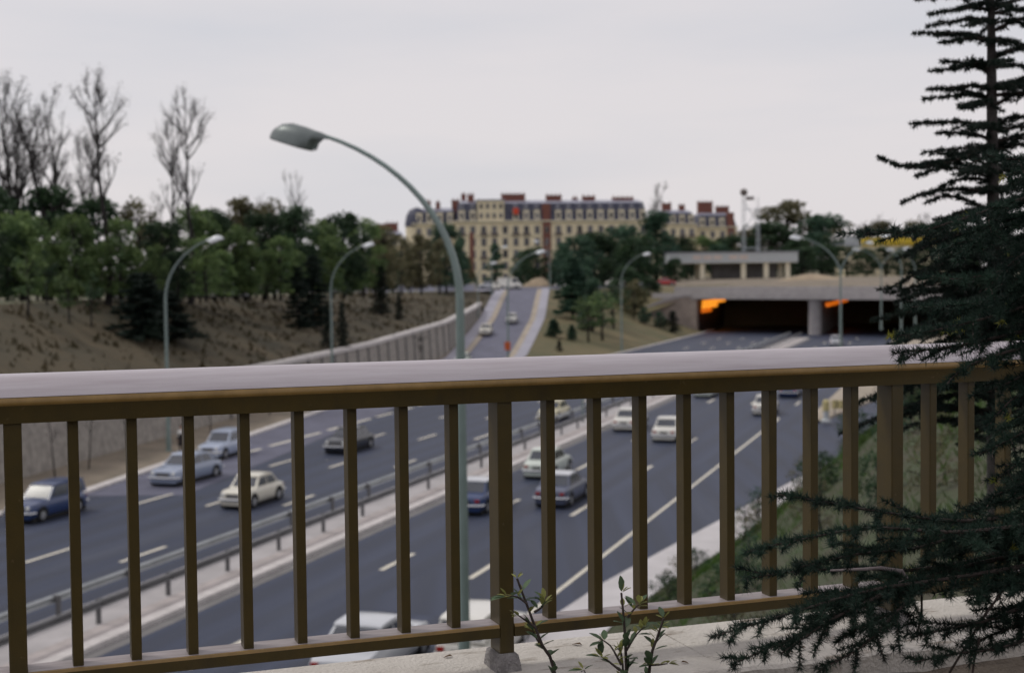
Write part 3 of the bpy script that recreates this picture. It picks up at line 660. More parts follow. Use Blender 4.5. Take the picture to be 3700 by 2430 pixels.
# ================================================================== CARS
def car_paint(name, col, rough=.28): return mat(name, col, rough, 0.04, 2, coat=0.5)
CP = {k: car_paint('car_' + k, c) for k, c in {'white': (.70, .69, .64), 'cream': (.70, .67, .57), 'navy': (.020, .045, .14), 'paleblue': (.36, .42, .55), 'greyblue': (.26, .31, .42), 'black': (.016, .02, .03), 'slate': (.085, .10, .16), 'mint': (.60, .66, .60), 'yellow': (.58, .53, .34), 'lightgrey': (.52, .54, .58), 'red': (.40, .03, .03)}.items()}
def car(kind, label, pos, hdg, paint, roof=None, cat='car', group=None, front_lamps=True):
    """local +y is forward"""
    if kind == 'saloon': L, W, H, belt = 4.15, 1.58, 1.42, .90; cabin = (-1.42, -.95, .30, .92); 
    elif kind == 'small': L, W, H, belt = 3.75, 1.48, 1.39, .88; cabin = (-1.28, -.82, .42, .92)
    elif kind == 'estate': L, W, H, belt = 4.05, 1.54, 1.50, .90; cabin = (-1.98, -1.85, .25, .80)
    elif kind == 'large': L, W, H, belt = 4.6, 1.74, 1.44, .92; cabin = (-1.50, -.95, .35, 1.05)
    else: L, W, H, belt = 4.3, 1.75, 2.05, 1.15; cabin = (-2.10, -2.04, 1.35, 1.85)
    t = thing({'estate': 'estate_car', 'van': 'van'}.get(kind, 'saloon_car'), label, cat, pos, -hdg, group)
    hl, hw = L / 2, W / 2; g = .19
    # body loft along y
    secs = []
    for f, wf, top in ((-1, .80, .62), (-.985, .90, .74), (-.93, .96, .82), (-.80, 1.0, .87), (-.5, 1.0, belt), (0, 1.0, belt), (.4, 1.0, belt), (.55, .99, belt - .015), (.80, .97, .84), (.93, .93, .79), (.985, .87, .72), (1, .78, .60)):
        y = f * hl; w_ = hw * wf; tp = top if kind != 'van' else (belt if f < .9 else belt - .25)
        secs.append([(-w_ * .86, y, g), (-w_ * .97, y, g + .10), (-w_, y, .50), (-w_ * .985, y, tp - .16), (-w_ * .90, y, tp - .02), (-w_ * .55, y, tp + .012), (0, y, tp + .022),
                     (w_ * .55, y, tp + .012), (w_ * .90, y, tp - .02), (w_ * .985, y, tp - .16), (w_, y, .50), (w_ * .97, y, g + .10), (w_ * .86, y, g)])
    mb = MB(); mb.loft(secs); body = mb.build('body', CP[paint], t, True, R(38))
    MB().box((0, 0, .15), (W * .90, L * .93, .20)).build('underbody', M['under'], t)  # car underside, made deep and wide to darken the contact with the road
    yb0, yr0, yr1, yb1 = cabin; wr, wb = hw * .76, hw * .90; zr = H
    cab = MB()
    def cr_(y, w_, z): return [(-w_, y, z), (w_, y, z)]
    zb = belt - .03
    # pillars/greenhouse shell (slightly inside the glass) and roof
    b4 = [(-wb, yb0), (wb, yb0), (wb, yb1), (-wb, yb1)]; r4 = [(-wr, yr0), (wr, yr0), (wr, yr1), (-wr, yr1)]
    cab.loft([[(x, y, zb) for x, y in b4], [(x, y, zr - .07) for x, y in r4]])
    cab.build('greenhouse', CP[paint], t)
    rf = MB(); k_ = 8; rings = []
    for f, dz, wf in ((0, -.075, .97), (.02, -.04, .985), (.12, -.008, 1), (.5, .012, 1), (.88, -.008, 1), (.98, -.04, .985), (1, -.075, .97)):
        y = lerp(yr0 - .05, yr1 + .06, f); rings.append([(-wr * 1.05 * wf, y, zr - .08), (-wr * 1.03 * wf, y, zr + dz - .01 if dz > -.05 else zr - .07), (-wr * .7, y, zr + dz), (0, y, zr + dz + .012), (wr * .7, y, zr + dz), (wr * 1.03 * wf, y, zr + dz - .01 if dz > -.05 else zr - .07), (wr * 1.05 * wf, y, zr - .08)])
    rf.loft(rings); rf.build('roof', CP[roof or paint], t, True, R(40))
    def pane(name, q, o=.012):
        q = [Vector(p) for p in q]; n = (q[1] - q[0]).cross(q[3] - q[0]).normalized()
        mb = MB(); mb.loft([[p - n * .002 for p in q], [p + n * o for p in q]]); return mb.build(name, M['glassc'], t)
    def lerp3(a, b, f): return tuple(lerp(x, y, f) for x, y in zip(a, b))
    def quad(bl, br, tl, tr, x0=.06, x1=.94, y0=.12, y1=.90):
        L_ = lambda f, v: lerp3(lerp3(bl, br, f), lerp3(tl, tr, f), v)
        return [L_(x0, y0), L_(x1, y0), L_(x1, y1), L_(x0, y1)]
    B = lambda x, y: (x, y, zb); T = lambda x, y: (x, y, zr - .07)
    pane('windscreen', quad(B(wb, yb1), B(-wb, yb1), T(wr, yr1), T(-wr, yr1)))
    pane('rear_window', quad(B(-wb, yb0), B(wb, yb0), T(-wr, yr0), T(wr, yr0)))
    if kind != 'van':
        for s_ in (1, -1):
            a, b_ = ((yb0, yb1) if s_ > 0 else (yb1, yb0)); c_, d_ = ((yr0, yr1) if s_ > 0 else (yr1, yr0))
            for x0, x1 in ((.07, .48), (.53, .93)):
                pane('side_window', quad(B(wb * s_, a), B(wb * s_, b_), T(wr * s_, c_), T(wr * s_, d_), x0, x1, .14, .88))
    else:
        for s_ in (1, -1):
            a, b_ = ((.55, yb1) if s_ > 0 else (yb1, .55)); c_, d_ = ((.55, yr1) if s_ > 0 else (yr1, .55))
            pane('side_window', quad(B(wb * s_, a), B(wb * s_, b_), T(wr * s_, c_), T(wr * s_, d_), .06, .92, .14, .88))
    # wheels
    r_ = .30
    for y in (-hl * .62, hl * .64):
        for s_ in (-1, 1):
            wt = MB(); wt.loft([[(s_ * (hw - .17 + dx), y + rr_ * math.cos(6.283 * j / 16), r_ + rr_ * math.sin(6.283 * j / 16)) for j in range(16)] for dx, rr_ in ((0, r_ * .9), (.02, r_), (.14, r_), (.165, r_ * .9))])
            wh = wt.build('wheel', M['rubber'], t, True, R(40))
            hb = MB(); hb.loft([[(s_ * (hw - .17 + dx), y + rr_ * math.cos(6.283 * j / 12), r_ + rr_ * math.sin(6.283 * j / 12)) for j in range(12)] for dx, rr_ in ((.10, .19), (.172, .18), (.185, .10))])
            hb.build('hubcap', M['hub'], wh, True, R(40))
            ar = MB(); ar.loft([[(s_ * (hw + dx), y + .37 * math.cos(math.pi * j / 10), r_ + .02 + .37 * math.sin(math.pi * j / 10)) for j in range(11)] for dx in (-.12, .004)], closed=True)
            ar.build('wheel_arch', M['under'], body)
    for y, nm in ((hl + .04, 'front_bumper'), (-hl - .04, 'rear_bumper')):
        mb = MB(); s_ = 1 if y > 0 else -1
        mb.tube([(-hw * .99, y - s_ * .28, .46), (-hw * .95, y - s_ * .07, .46), (-hw * .6, y + s_ * .02, .46), (0, y + s_ * .05, .46), (hw * .6, y + s_ * .02, .46), (hw * .95, y - s_ * .07, .46), (hw * .99, y - s_ * .28, .46)], .055, 6)
        mb.build(nm, M['chrome'], t, True)
    for s_ in (-1, 1):
        mb = MB(); mb.loft([[(s_ * hw * .66 + q * math.cos(6.283 * j / 12), hl * .985 + dy, .655 + q * math.sin(6.283 * j / 12)) for j in range(12)] for dy, q in ((-.06, .10), (.03, .10), (.05, .06))])
        mb.build('headlight', M['lampw'], t, True, R(40))
        MB().box((s_ * hw * .70, -hl * .992, .66), (.20, .08, .12)).build('tail_light', M['lampr'], t)
    MB().box((0, hl * .997, .62), (W * .42, .06, .16)).build('grille', M['steel_d'], t)
    MB().box((0, -hl - .015, .60), (.46, .03, .10)).build('number_plate', M['under'], t)
    return t
AW, TO = HD, HD + math.pi      # away from / towards the camera
G1, G2 = 'cars on the near carriageway', 'cars on the far carriageway'
def onroad(px, py, z=0.0): p = gp(px, py, z); return Vector((p.x, p.y, z + .006))
def lane(px, py, t=None):
    p = gp(px, py, 0); s, tt = toST(p.x, p.y); q = ST(s, tt if t is None else t); return Vector((q.x, q.y, .006))
car('estate', 'dark blue estate car in the outer lane below the retaining wall', lane(130, 1862, -38.6), TO, 'navy', group=G2)
car('large', 'pale grey-blue large saloon passing the parked estate car', lane(668, 1735, -38.2), TO, 'greyblue', 'paleblue', group=G2)
car('estate', 'pale blue estate car stopped at the kerb near the standing person', lane(765, 1645, -41.3), TO + R(-4), 'paleblue', group=G2)
car('small', 'cream white saloon in the middle of the far carriageway', lane(915, 1818, -31.4), TO, 'cream', group=G2)
car('saloon', 'black saloon with a pale windscreen glint on the far carriageway', lane(1245, 1625, -35.2), TO, 'black', group=G2)
car('small', 'pale yellow car just behind the crash barrier', lane(1998, 1515, -28.2), TO, 'yellow', group=G2)
car('saloon', 'dark car coming out of the left tunnel mouth', lane(2534, 1330, -29.5), TO, 'black', group=G2)
car('saloon', 'white saloon in the inner lane ahead of the pale green one', lane(2275, 1548, -21.6), AW, 'white', group=G1)
car('saloon', 'off-white saloon in the middle lane between two balusters', lane(2425, 1585, -17.9), AW, 'white', group=G1)
car('saloon', 'pale mint green saloon overtaking the slate blue car', lane(1965, 1712, -20.9), AW, 'mint', group=G1)
car('saloon', 'slate blue saloon with a light roof in the middle lane', lane(2030, 1810, -17.8), AW, 'slate', 'lightgrey', group=G1)
car('saloon', 'dark navy saloon with a pale roof beside the tall lamp pole', lane(1728, 1835, -20.8), AW, 'navy', 'lightgrey', group=G1)
car('large', 'light grey saloon passing low behind the bottom rail', Vector((*ST(34.4, -15.15).xy, .006)), AW, 'lightgrey', group=G1)
car('estate', 'white estate car at the road edge beside the foot of the lamp pole', Vector((*ST(36.4, -12.7).xy, .006)), AW, 'white', group=G1)
car('saloon', 'dark blue car far along the outer lane', lane(2862, 1430, -14.3), AW, 'navy', group=G1)
car('small', 'small white car in the outer lane near the slip road', lane(2762, 1494, -14.3), AW, 'white', group=G1)
car('saloon', 'greenish white car far along the inner lane', lane(2562, 1430, -21.0), AW, 'mint', group=G1)
car('saloon', 'pale car entering the right tunnel mouth', ST(196, -17.6, .006), AW, 'lightgrey', group=G1)
def onramp(px, d, hd=R(4)):
    x = (px - CX) / FPX * d; return Vector((x, d, rz(d) + .01))
car('saloon', 'cream saloon coming down the ramp', onramp(1757, 188), math.pi + R(5), 'cream', group='cars on the ramp')
car('small', 'white saloon further up the ramp beside the lamp', onramp(1850, 200), math.pi + R(5), 'white', group='cars on the ramp')
car('small', 'pale mint car at the foot of the ramp', onramp(1672, 157), math.pi + R(8), 'mint', group='cars on the ramp')
car('van', 'white van crossing at the top of the ramp', Vector((-.3, 258, 7.29)), R(100), 'white', cat='van')
car('small', 'cream car waiting at the head of the ramp', Vector((-2.6, 250, rz(250) + .16)), math.pi, 'cream')
for px, d, c, lab in ((1768, 262, 'lightgrey', 'light grey car on the upper street left of the ramp'), (2040, 270, 'white', 'white car parked on the upper street by the earth heap'), (2090, 270, 'lightgrey', 'pale grey car parked beside a white one on the upper street'), (2225, 258, 'white', 'white car parked at the roadside above the gore trees'), (2310, 258, 'lightgrey', 'pale car parked before the canopy building'), (2405, 262, 'red', 'red car parked before the canopy building')):
    p = wp(px, 1030, d); car('small', lab, Vector((p.x, d, 7.3 if px < 2200 else 7.62)), R(95), c, group='cars on the upper street')
for px, d, c, lab in ((700, 128, 'white', 'white car parked among the trees above the embankment'), (830, 134, 'lightgrey', 'grey car parked among the trees above the embankment'), (480, 126, 'paleblue', 'pale blue car under the trees above the embankment')):
    p = wp(px, 1030, d); car('small', lab, Vector((p.x, d, zplat_left(d) + .01)), R(95), c, group='cars on the plateau')

# ================================================================== PERSON
def person():
    f = ST(toST(-19.5, 81.6)[0], -43.3, .14)
    t = thing('person', 'person in dark coat and pale shirt standing on the verge by a lamp post', 'person', f, R(160))
    bm = bmesh.new(); sk = bm.verts.layers.skin.verify(); V = {}
    def v(n, p, r):
        q = bm.verts.new(p); q[sk].radius = (r, r); V[n] = q
    for n, p, r in (('pel', (0, 0, .93), .135), ('wai', (0, .01, 1.08), .125), ('che', (0, .01, 1.30), .145), ('nk0', (0, 0, 1.46), .065), ('nk1', (0, .01, 1.53), .055), ('hd0', (0, .03, 1.60), .085), ('hd1', (0, .03, 1.69), .09), ('hd2', (0, .02, 1.755), .05)): v(n, p, r)
    for s_, n in ((-1, 'l'), (1, 'r')):
        for m_, p, r in (('hip', (s_ * .10, 0, .86), .10), ('kne', (s_ * .11, .02, .48), .062), ('ank', (s_ * .11, -.01, .09), .042), ('toe', (s_ * .12, .14, .04), .038), ('sho', (s_ * .19, 0, 1.40), .065), ('elb', (s_ * .25, -.02, 1.12), .047), ('wri', (s_ * .24, .08, .90), .034), ('pal', (s_ * .235, .11, .83), .034)): v(n + m_, p, r)
        for k in range(4): v(n + 'f%d' % k, (s_ * .235 + (k - 1.5) * .0, .085 + k * .02, .755 - .006 * (k in (1, 2))), .009)
        v(n + 'th', (s_ * .21, .15, .80), .010)
    E_ = [('pel', 'wai'), ('wai', 'che'), ('che', 'nk0'), ('nk0', 'nk1'), ('nk1', 'hd0'), ('hd0', 'hd1'), ('hd1', 'hd2')]
    for n in 'lr': E_ += [('pel', n + 'hip'), (n + 'hip', n + 'kne'), (n + 'kne', n + 'ank'), (n + 'ank', n + 'toe'), ('che', n + 'sho'), (n + 'sho', n + 'elb'), (n + 'elb', n + 'wri'), (n + 'wri', n + 'pal'), (n + 'pal', n + 'th')] + [(n + 'pal', n + 'f%d' % k) for k in range(4)]
    for a, b_ in E_: bm.edges.new((V[a], V[b_]))
    V['pel'][sk].use_root = True
    me = bpy.data.meshes.new('tmp'); bm.to_mesh(me); bm.free()
    o = bpy.data.objects.new('tmp', me); COL.objects.link(o); o.modifiers.new('s', 'SKIN'); sb = o.modifiers.new('u', 'SUBSURF'); sb.levels = 1
    dg = bpy.context.evaluated_depsgraph_get(); me2 = bpy.data.meshes.new_from_object(o.evaluated_get(dg)); bpy.data.objects.remove(o)
    for k in ('skin', 'cloth_d', 'cloth_w', 'rubber'): me2.materials.append(M[k])
    for p in me2.polygons:
        c = p.center; p.use_smooth = True
        p.material_index = 0 if c.z > 1.49 or (c.z < .87 and abs(c.x) > .19) else (3 if c.z < .1 else (2 if c.z > 1.1 else 1))
    link('body', me2, None, t)
    ct = MB(); ct.loft([[(a * math.cos(6.283 * j / 16), b_ * math.sin(6.283 * j / 16) + .005, z) for j in range(16)] for z, a, b_ in ((.56, .25, .18), (.8, .235, .185), (.98, .205, .165), (1.12, .185, .155), (1.24, .21, .165))], cap=False)
    ct.build('coat', M['cloth_d'], t, True)
    hr = MB(); hr.ball((0, .0, 1.70), (.098, .108, .10), 12, 8); hr.build('hair', M['hair'], t, True)
    fc = MB(); fc.ball((0, .118, 1.655), (.014, .02, .022), 6, 5); fc.build('nose', M['skin'], t, True)
    for s_ in (-1, 1):
        e = MB(); e.ball((s_ * .034, .108, 1.685), (.012, .008, .007), 6, 4); e.build('eye', M['hair'], t)
        e = MB(); e.ball((s_ * .092, .02, 1.66), (.012, .022, .032), 6, 5); e.build('ear', M['skin'], t, True)
    e = MB(); e.box((0, .112, 1.605), (.045, .012, .008)); e.build('mouth', M['lampr'], t)
person()

# ================================================================== TREES
def rand_unit(n):
    v = rng.normal(size=(n, 3)); return v / np.linalg.norm(v, axis=1)[:, None]
def leaf_cloud(centers, radii, per, size, squash=.8):
    """leaf-sized quads spread through clumps -> verts, quads"""
    C = []
    for c, r in zip(centers, radii):
        n = max(8, int(per * r * r)); d = rand_unit(n); rad = (rng.random(n) ** .45)[:, None] * r
        p = np.array(c) + d * rad * np.array([1, 1, squash]); C.append(p)
    P = np.concatenate(C); n = len(P); a = rand_unit(n); b = np.cross(a, rand_unit(n)); b /= np.linalg.norm(b, axis=1)[:, None] + 1e-9
    sz = (size * (0.55 + rng.random(n) * .9))[:, None]; a = a * sz; b = b * sz * .62
    V = np.stack([P - a, P + b * .9, P + a, P - b * .9], 1).reshape(-1, 3); Q = np.arange(n * 4).reshape(-1, 4)
    return V, Q
def limb(mb, p, d, L, r, depth, rr_, ends, spread=.6, up=.25, seg=3, kink=.18, kids=(2, 3), minr=.008, n=5):
    pts = [p]; rad = [r]; q = p.copy(); dd = d.copy()
    for k in range(seg):
        dd = (dd + Vector((rr_.uniform(-kink, kink), rr_.uniform(-kink, kink), rr_.uniform(-kink, kink) * .6 + up * .12))).normalized()
        q = q + dd * L / seg; pts.append(q.copy()); rad.append(max(minr, r * (1 - .38 * (k + 1) / seg)))
    mb.tube(pts, rad, n if depth > 1 else 3, cap=False)
    if depth == 0: ends.append(q); return
    for _ in range(rr_.randint(*kids)):
        f = rr_.uniform(.45, 1.0); i = min(seg, max(1, int(round(f * seg)))); b = pts[i]
        nd = (dd + Vector((rr_.uniform(-1, 1), rr_.uniform(-1, 1), rr_.uniform(-.35, .6))).normalized() * spread + Vector((0, 0, up * .5))).normalized()
        limb(mb, b, nd, L * rr_.uniform(.58, .8), max(minr, rad[i] * rr_.uniform(.5, .72)), depth - 1, rr_, ends, spread, up, seg, kink, kids, minr, n)
    # leader goes on
    limb(mb, q, dd, L * .74, rad[-1] * .9, depth - 1, rr_, ends, spread, up, seg, kink, kids, minr, n)
PROTO = {}
def proto_broad(key, seed, lm, H=10, wid=3.2, trunk=.22, base=.28, n_cl=26, per=95, size=.20, shape='round'):
    rr_ = random.Random(seed); mb = MB()
    top = H * .82; mb.tube([(0, 0, -.3), (.04, 0, H * .2), (-.06, .05, H * .45), (.05, 0, top)], [trunk, trunk * .8, trunk * .55, .03], 7)
    cs, rs = [], []
    for k in range(int(n_cl * 1.35)):
        f = rr_.random(); z = H * lerp(base, .96, f ** .85)
        prof = {'round': math.sin(math.pi * min(.97, .12 + .85 * f)) ** .7, 'column': .75 * (1 - f) ** .3 + .12, 'cone': (1 - f) * .95 + .08}[shape]
        a = rr_.uniform(0, 6.28); q = wid * prof * math.sqrt(rr_.uniform(.1, 1)) * .85
        c = (q * math.cos(a), q * math.sin(a), z); cs.append(c); rs.append(rr_.uniform(.45, 1.0) * wid * .35)
        if k % 2 == 0: mb.tube([(0, 0, z * .72), (c[0] * .5, c[1] * .5, z * .86), c], [trunk * .35, trunk * .2, .02], 4)
    V, Q = leaf_cloud(cs, rs, per * .85, size)
    me = np_mesh('crown', V, Q, 4); me.materials.append(lm); tm = mb.mesh('trunk', True); tm.materials.append(M['bark'])
    PROTO[key] = (tm, me, H)
def proto_bare(key, seed, H=18, trunk=.26, depth=3, spread=.55, lean=0.0, kids=(1, 2), first=.35, nb=16, stems=1):
    rr_ = random.Random(seed); mb = MB(); ends = []; mn = .030 if H > 6 else .010
    for st in range(stems):
        q = Vector((0, 0, -.3)); d = Vector((lean + rr_.uniform(-.25, .25) * (stems > 1), rr_.uniform(-.2, .2) * (stems > 1), 1)).normalized(); pts = [q.copy()]; n = 14
        for k in range(n):
            d = (d + Vector((rr_.uniform(-.24, .24) * (1 if H > 6 else .25), rr_.uniform(-.24, .24) * (1 if H > 6 else .25), .10))).normalized(); q = q + d * (H * (.86 if st == 0 else rr_.uniform(.6, .8)) / n); pts.append(q.copy())
        rad = [lerp(trunk * (1 if st == 0 else .75), mn * 1.6, (k / n) ** .75) for k in range(n + 1)]; mb.tube(pts, rad, 7, cap=False)
        for k in range(nb // (1 if st == 0 else 2)):
            f = lerp(first, .98, rr_.random() ** .8); i = int(f * n); b_ = pts[i].lerp(pts[min(n, i + 1)], f * n - i)
            a = rr_.uniform(0, 6.28); nd = Vector((math.cos(a), math.sin(a), rr_.uniform(.6, 1.8))).normalized()
            limb(mb, b_, nd, H * rr_.uniform(.07, .14) * (1.35 - f * .6), rad[i] * rr_.uniform(.5, .75), depth, rr_, ends, spread, .3, 3, .28, kids, mn, 5)
        ends.append(pts[-1])
    k = H / max(e.z for e in ends); mb.v = [(x, y, z * k) for x, y, z in mb.v]; E_ = [(e.x, e.y, e.z * k) for e in ends]
    V, Q = leaf_cloud(E_, [.50 if H > 6 else .22] * len(E_), 26 if H > 6 else 30, .075 if H > 6 else .035, 1.0)
    me = np_mesh('crown', V, Q, 4); me.materials.append(M['budtwig']); tm = mb.mesh('trunk', False); tm.materials.append(M['bark'])
    PROTO[key] = (tm, me, H)
def proto_conifer(key, seed, H=6, wid=1.7, lm=M['conif'], size=.16, base=.06):
    rr_ = random.Random(seed); mb = MB(); mb.tube([(0, 0, -.3), (0, 0, H)], [.12, .015], 6); cs, rs = [], []
    z = H * base
    while z < H * .97:
        f = 1 - z / H; n = 6
        for k in range(n):
            a = rr_.uniform(0, 6.28); L = wid * (f ** .8) * rr_.uniform(.55, 1.1) + .1
            for g in (.35, .65, .95): cs.append((L * g * math.cos(a), L * g * math.sin(a), z + .12 * L - .18 * L * g)); rs.append(.12 * wid + .10)
            mb.tube([(0, 0, z), (L * math.cos(a), L * math.sin(a), z - .05 * L)], [.025, .006], 3)
        z += H * .075
    V, Q = leaf_cloud(cs, rs, 260, size, .5); me = np_mesh('crown', V, Q, 4); me.materials.append(lm); tm = mb.mesh('trunk'); tm.materials.append(M['bark'])
    PROTO[key] = (tm, me, H)
proto_broad('spring1', 1, M['leafA'], 10, 3.6, n_cl=46, base=.10); proto_broad('spring2', 2, M['leafA'], 10, 3.0, n_cl=38, shape='column', base=.08)
proto_broad('deep1', 3, M['leafB'], 10, 3.9, n_cl=50, base=.10); proto_broad('deep2', 4, M['leafB'], 10, 3.2, shape='column', base=.06, n_cl=42)
proto_broad('olive1', 5, M['leafC'], 10, 3.8, per=75, n_cl=46, base=.12); proto_broad('olive2', 6, M['leafC'], 10, 3.2, per=55, n_cl=36, base=.15)
proto_broad('teal1', 7, M['leafD'], 10, 3.7, n_cl=46, base=.08); proto_broad('teal2', 8, M['leafD'], 10, 2.8, shape='cone', base=.06, n_cl=44)
proto_broad('sap1', 9, M['leafA'], 10, 2.4, trunk=.16, n_cl=22, per=60, base=.32); proto_broad('sap2', 10, M['leafB'], 10, 2.2, trunk=.16, n_cl=20, per=60, base=.28)
proto_bare('bare1', 21, trunk=.46, nb=15, stems=2, depth=2, kids=(2, 2), spread=.55); proto_bare('bare2', 22, lean=.16, trunk=.46, nb=14, stems=2, depth=2, kids=(2, 2), spread=.6); proto_bare('bare3', 25, lean=.03, trunk=.42, nb=13, depth=2, first=.42, spread=.55, kids=(1, 3)); proto_bare('bare4', 29, spread=.6, trunk=.48, nb=16, stems=2, first=.38, depth=2, kids=(2, 2))
proto_bare('young1', 31, H=4, trunk=.06, depth=1, nb=7, first=.5)
proto_conifer('conif1', 41); proto_conifer('conif2', 42, 6, 2.2); proto_conifer('conif3', 43, 6, 1.2); proto_conifer('pine_young', 44, 6, 1.9, M['leafD'], .17, .14)
def tree(key, pos, h, label, group=None, rz_=None, sx=1.0, name=None, cat='tree'):
    tm, cm, H = PROTO[key]
    t = thing(name or ('bare_tree' if key.startswith(('bare', 'young')) else ('conifer' if key.startswith(('conif', 'pine')) else 'broadleaf_tree')), label, cat, pos, random.uniform(0, 6.28) if rz_ is None else rz_, group)
    k = h / H
    for nm, me in (('trunk', tm), ('crown', cm)):
        o = link(nm, me, None, t); o.scale = (k * sx, k * sx, k)
    return t
def treepx(key, px, ytop, dep, zb, label, group=None, sx=1.0, **kw):
    p = wp(px, ytop, dep); return tree(key, Vector((p.x, dep, zb - .05)), p.z - zb, label, group, sx=sx, **kw)

GL, GB, GR = 'trees above the left embankment', 'tall bare trees above the left embankment', 'trees around the upper street'
# tall leafless trees
for i, (key, px, yt, d, sx, lab) in enumerate((
    ('bare4', -40, 250, 118, 1.0, 'tall bare tree at the outer end of the wood, spreading crown'),
    ('bare1', 70, 275, 122, 1.0, 'tall bare tree with dense tangled twigs among the dark trees'),
    ('bare2', 150, 262, 114, .95, 'tall bare tree with leaning stems above the green trees'),
    ('bare4', 225, 300, 126, .9, 'tall bare tree with a broad twiggy crown'),
    ('bare3', 370, 238, 108, .95, 'tall solitary bare tree with a sinuous trunk forking near the top'),
    ('bare1', 330, 480, 128, .8, 'smaller bare tree behind the sinuous one'),
    ('bare3', 612, 400, 116, .7, 'slender bare tree beside the twin-topped one'),
    ('bare3', 672, 305, 110, .8, 'tall narrow bare tree standing apart beyond the forked one'),
    ('bare2', 840, 700, 150, 1.0, 'rounded bare tree behind the green hedge trees'),
    ('bare1', 1082, 615, 165, .75, 'thin bare tree rising behind the dark conifer'),
    ('bare4', 545, 690, 140, 1.1, 'twiggy budding tree above the dark shrub'))):
    treepx(key, px, yt, d, zplat_left(d), lab, GB, sx * .78)
# leafy trees on the left plateau
LT = [('deep1', -30, 660, 112, 1.0), ('spring1', 70, 760, 104, 1.1), ('deep1', 175, 665, 116, 1.0), ('spring1', 265, 770, 106, 1.0), ('deep2', 350, 700, 118, 1.0), ('spring2', 430, 785, 108, 1.2),
      ('olive2', 500, 715, 120, 1.0), ('deep2', 590, 790, 112, 1.2), ('spring1', 690, 735, 122, 1.0), ('deep1', 770, 750, 130, 1.0), ('spring2', 740, 850, 108, 1.2), ('olive1', 880, 715, 150, 1.1),
      ('spring1', 850, 810, 128, 1.1), ('deep2', 950, 760, 140, 1.1), ('olive2', 985, 720, 165, 1.0), ('deep1', 1060, 740, 150, .9), ('spring2', 1010, 850, 135, 1.2), ('spring1', 1150, 790, 160, 1.0),
      ('deep1', 1240, 765, 170, 1.0), ('spring1', 1310, 785, 178, 1.0), ('olive1', 1385, 815, 190, 1.0), ('deep2', 1200, 880, 160, 1.2), ('olive2', 1450, 850, 200, 1.0), ('olive1', 1520, 845, 215, .95), ('teal1', 1610, 805, 232, .95),
      ('olive2', 1585, 860, 222, 1.0), ('teal2', 1660, 850, 238, 1.0), ('deep1', 20, 830, 103, 1.1), ('deep2', 640, 900, 108, 1.2), ('spring2', 560, 880, 106, 1.1), ('deep1', 1110, 880, 148, 1.0), ('olive1', 1300, 900, 185, .9), ('deep1', 1420, 900, 205, .9),
      ('spring1', 130, 850, 110, 1.1), ('spring2', 215, 880, 106, 1.3), ('spring1', 390, 860, 112, 1.1), ('spring1', 475, 890, 110, 1.0), ('spring2', 320, 900, 108, 1.3), ('spring1', 720, 900, 114, 1.0), ('spring2', 800, 900, 118, 1.3), ('spring1', 900, 880, 128, 1.0), ('spring2', 960, 900, 134, 1.3), ('spring1', 1060, 900, 142, 1.0), ('spring1', 1190, 850, 156, 1.0), ('olive1', 1350, 880, 192, 1.0), ('olive1', 1480, 900, 214, .9), ('spring1', 1270, 890, 172, .9), ('spring1', -20, 880, 106, 1.1), ('spring1', 610, 830, 124, 1.1), ('spring2', 530, 800, 130, 1.3)]
KIND = {'deep1': 'dense dark green round-crowned tree', 'deep2': 'dark green upright tree', 'spring1': 'fresh spring green tree', 'spring2': 'narrow spring green tree', 'olive1': 'olive brown budding tree', 'olive2': 'thin olive green tree', 'teal1': 'blue-green leafy tree', 'teal2': 'blue-green conical tree'}
for key, px, yt, d, sx in LT:
    where = 'on the plateau above the embankment' if px < 700 else ('behind the pale parapet of the upper street' if px > 1150 else 'above the middle of the embankment')
    treepx(key, px, yt, d, zplat_left(d), KIND[key] + ' ' + where, GL, sx)
# young trees and shrubs on the slope
def bank_z(x, y):
    f = (WX(y) - .25 - x) / max(.5, (WX(y) - .25 - interp(EX, y))); return lerp(WZ(y) - .05, zplat_left(y), min(1, max(0, f)))
for key, px, yt, d, sx, lab in (('sap1', 95, 880, 92, 1.3, 'young spring green tree on the embankment slope'), ('sap1', 245, 960, 95, 1.2, 'slim young green tree half way up the embankment'), ('sap2', 325, 985, 97, 1.2, 'thin dark sapling on the embankment crest'), ('sap2', 165, 900, 98, 1.1, 'dark sapling at the embankment crest'),
    ('conif2', 505, 985, 100, 1.7, 'dark bushy conifer sprawling over the embankment crest'), ('conif2', 600, 1050, 104, 2.2, 'low spreading dark conifer on the embankment behind the lamp post'), ('conif3', 1075, 960, 135, 1.2, 'dark slender conifer on the embankment crest'), ('conif1', 1130, 920, 140, 1.0, 'dark conifer beside the end of the parapet'), ('conif3', 1375, 960, 170, 1.2, 'small black-green conifer in front of the parapet'), ('conif3', 1440, 1050, 165, .9, 'tiny dark conifer on the brown slope'), ('conif3', 1180, 1085, 128, .8, 'tiny leaning conifer low on the brown slope'), ('conif3', 1235, 1090, 130, .8, 'tiny dark conifer beside a leaning one on the slope')):
    p = wp(px, yt, d); zb = bank_z(p.x, d) - .05
    tree(key, Vector((p.x, d, zb)), max(1.0, p.z - zb), lab, 'young trees on the embankment', sx=sx)
for i, px in enumerate((185, 308, 452, 600, 750, 905, 1030, 1180, 1260, 1330)):
    y = 66 + i * 9.0; x = (px - CX) / FPX * y
    for it in range(20):
        y = (WX(y) + 1.5) / ((px - CX) / FPX) if abs(px - CX) > 1 else y; y = min(150, max(60, y))
    tree('young1', Vector((WX(y) + 1.5, y, .15)), 3.6, 'thin leafless sapling planted in front of the retaining wall', 'saplings along the retaining wall')
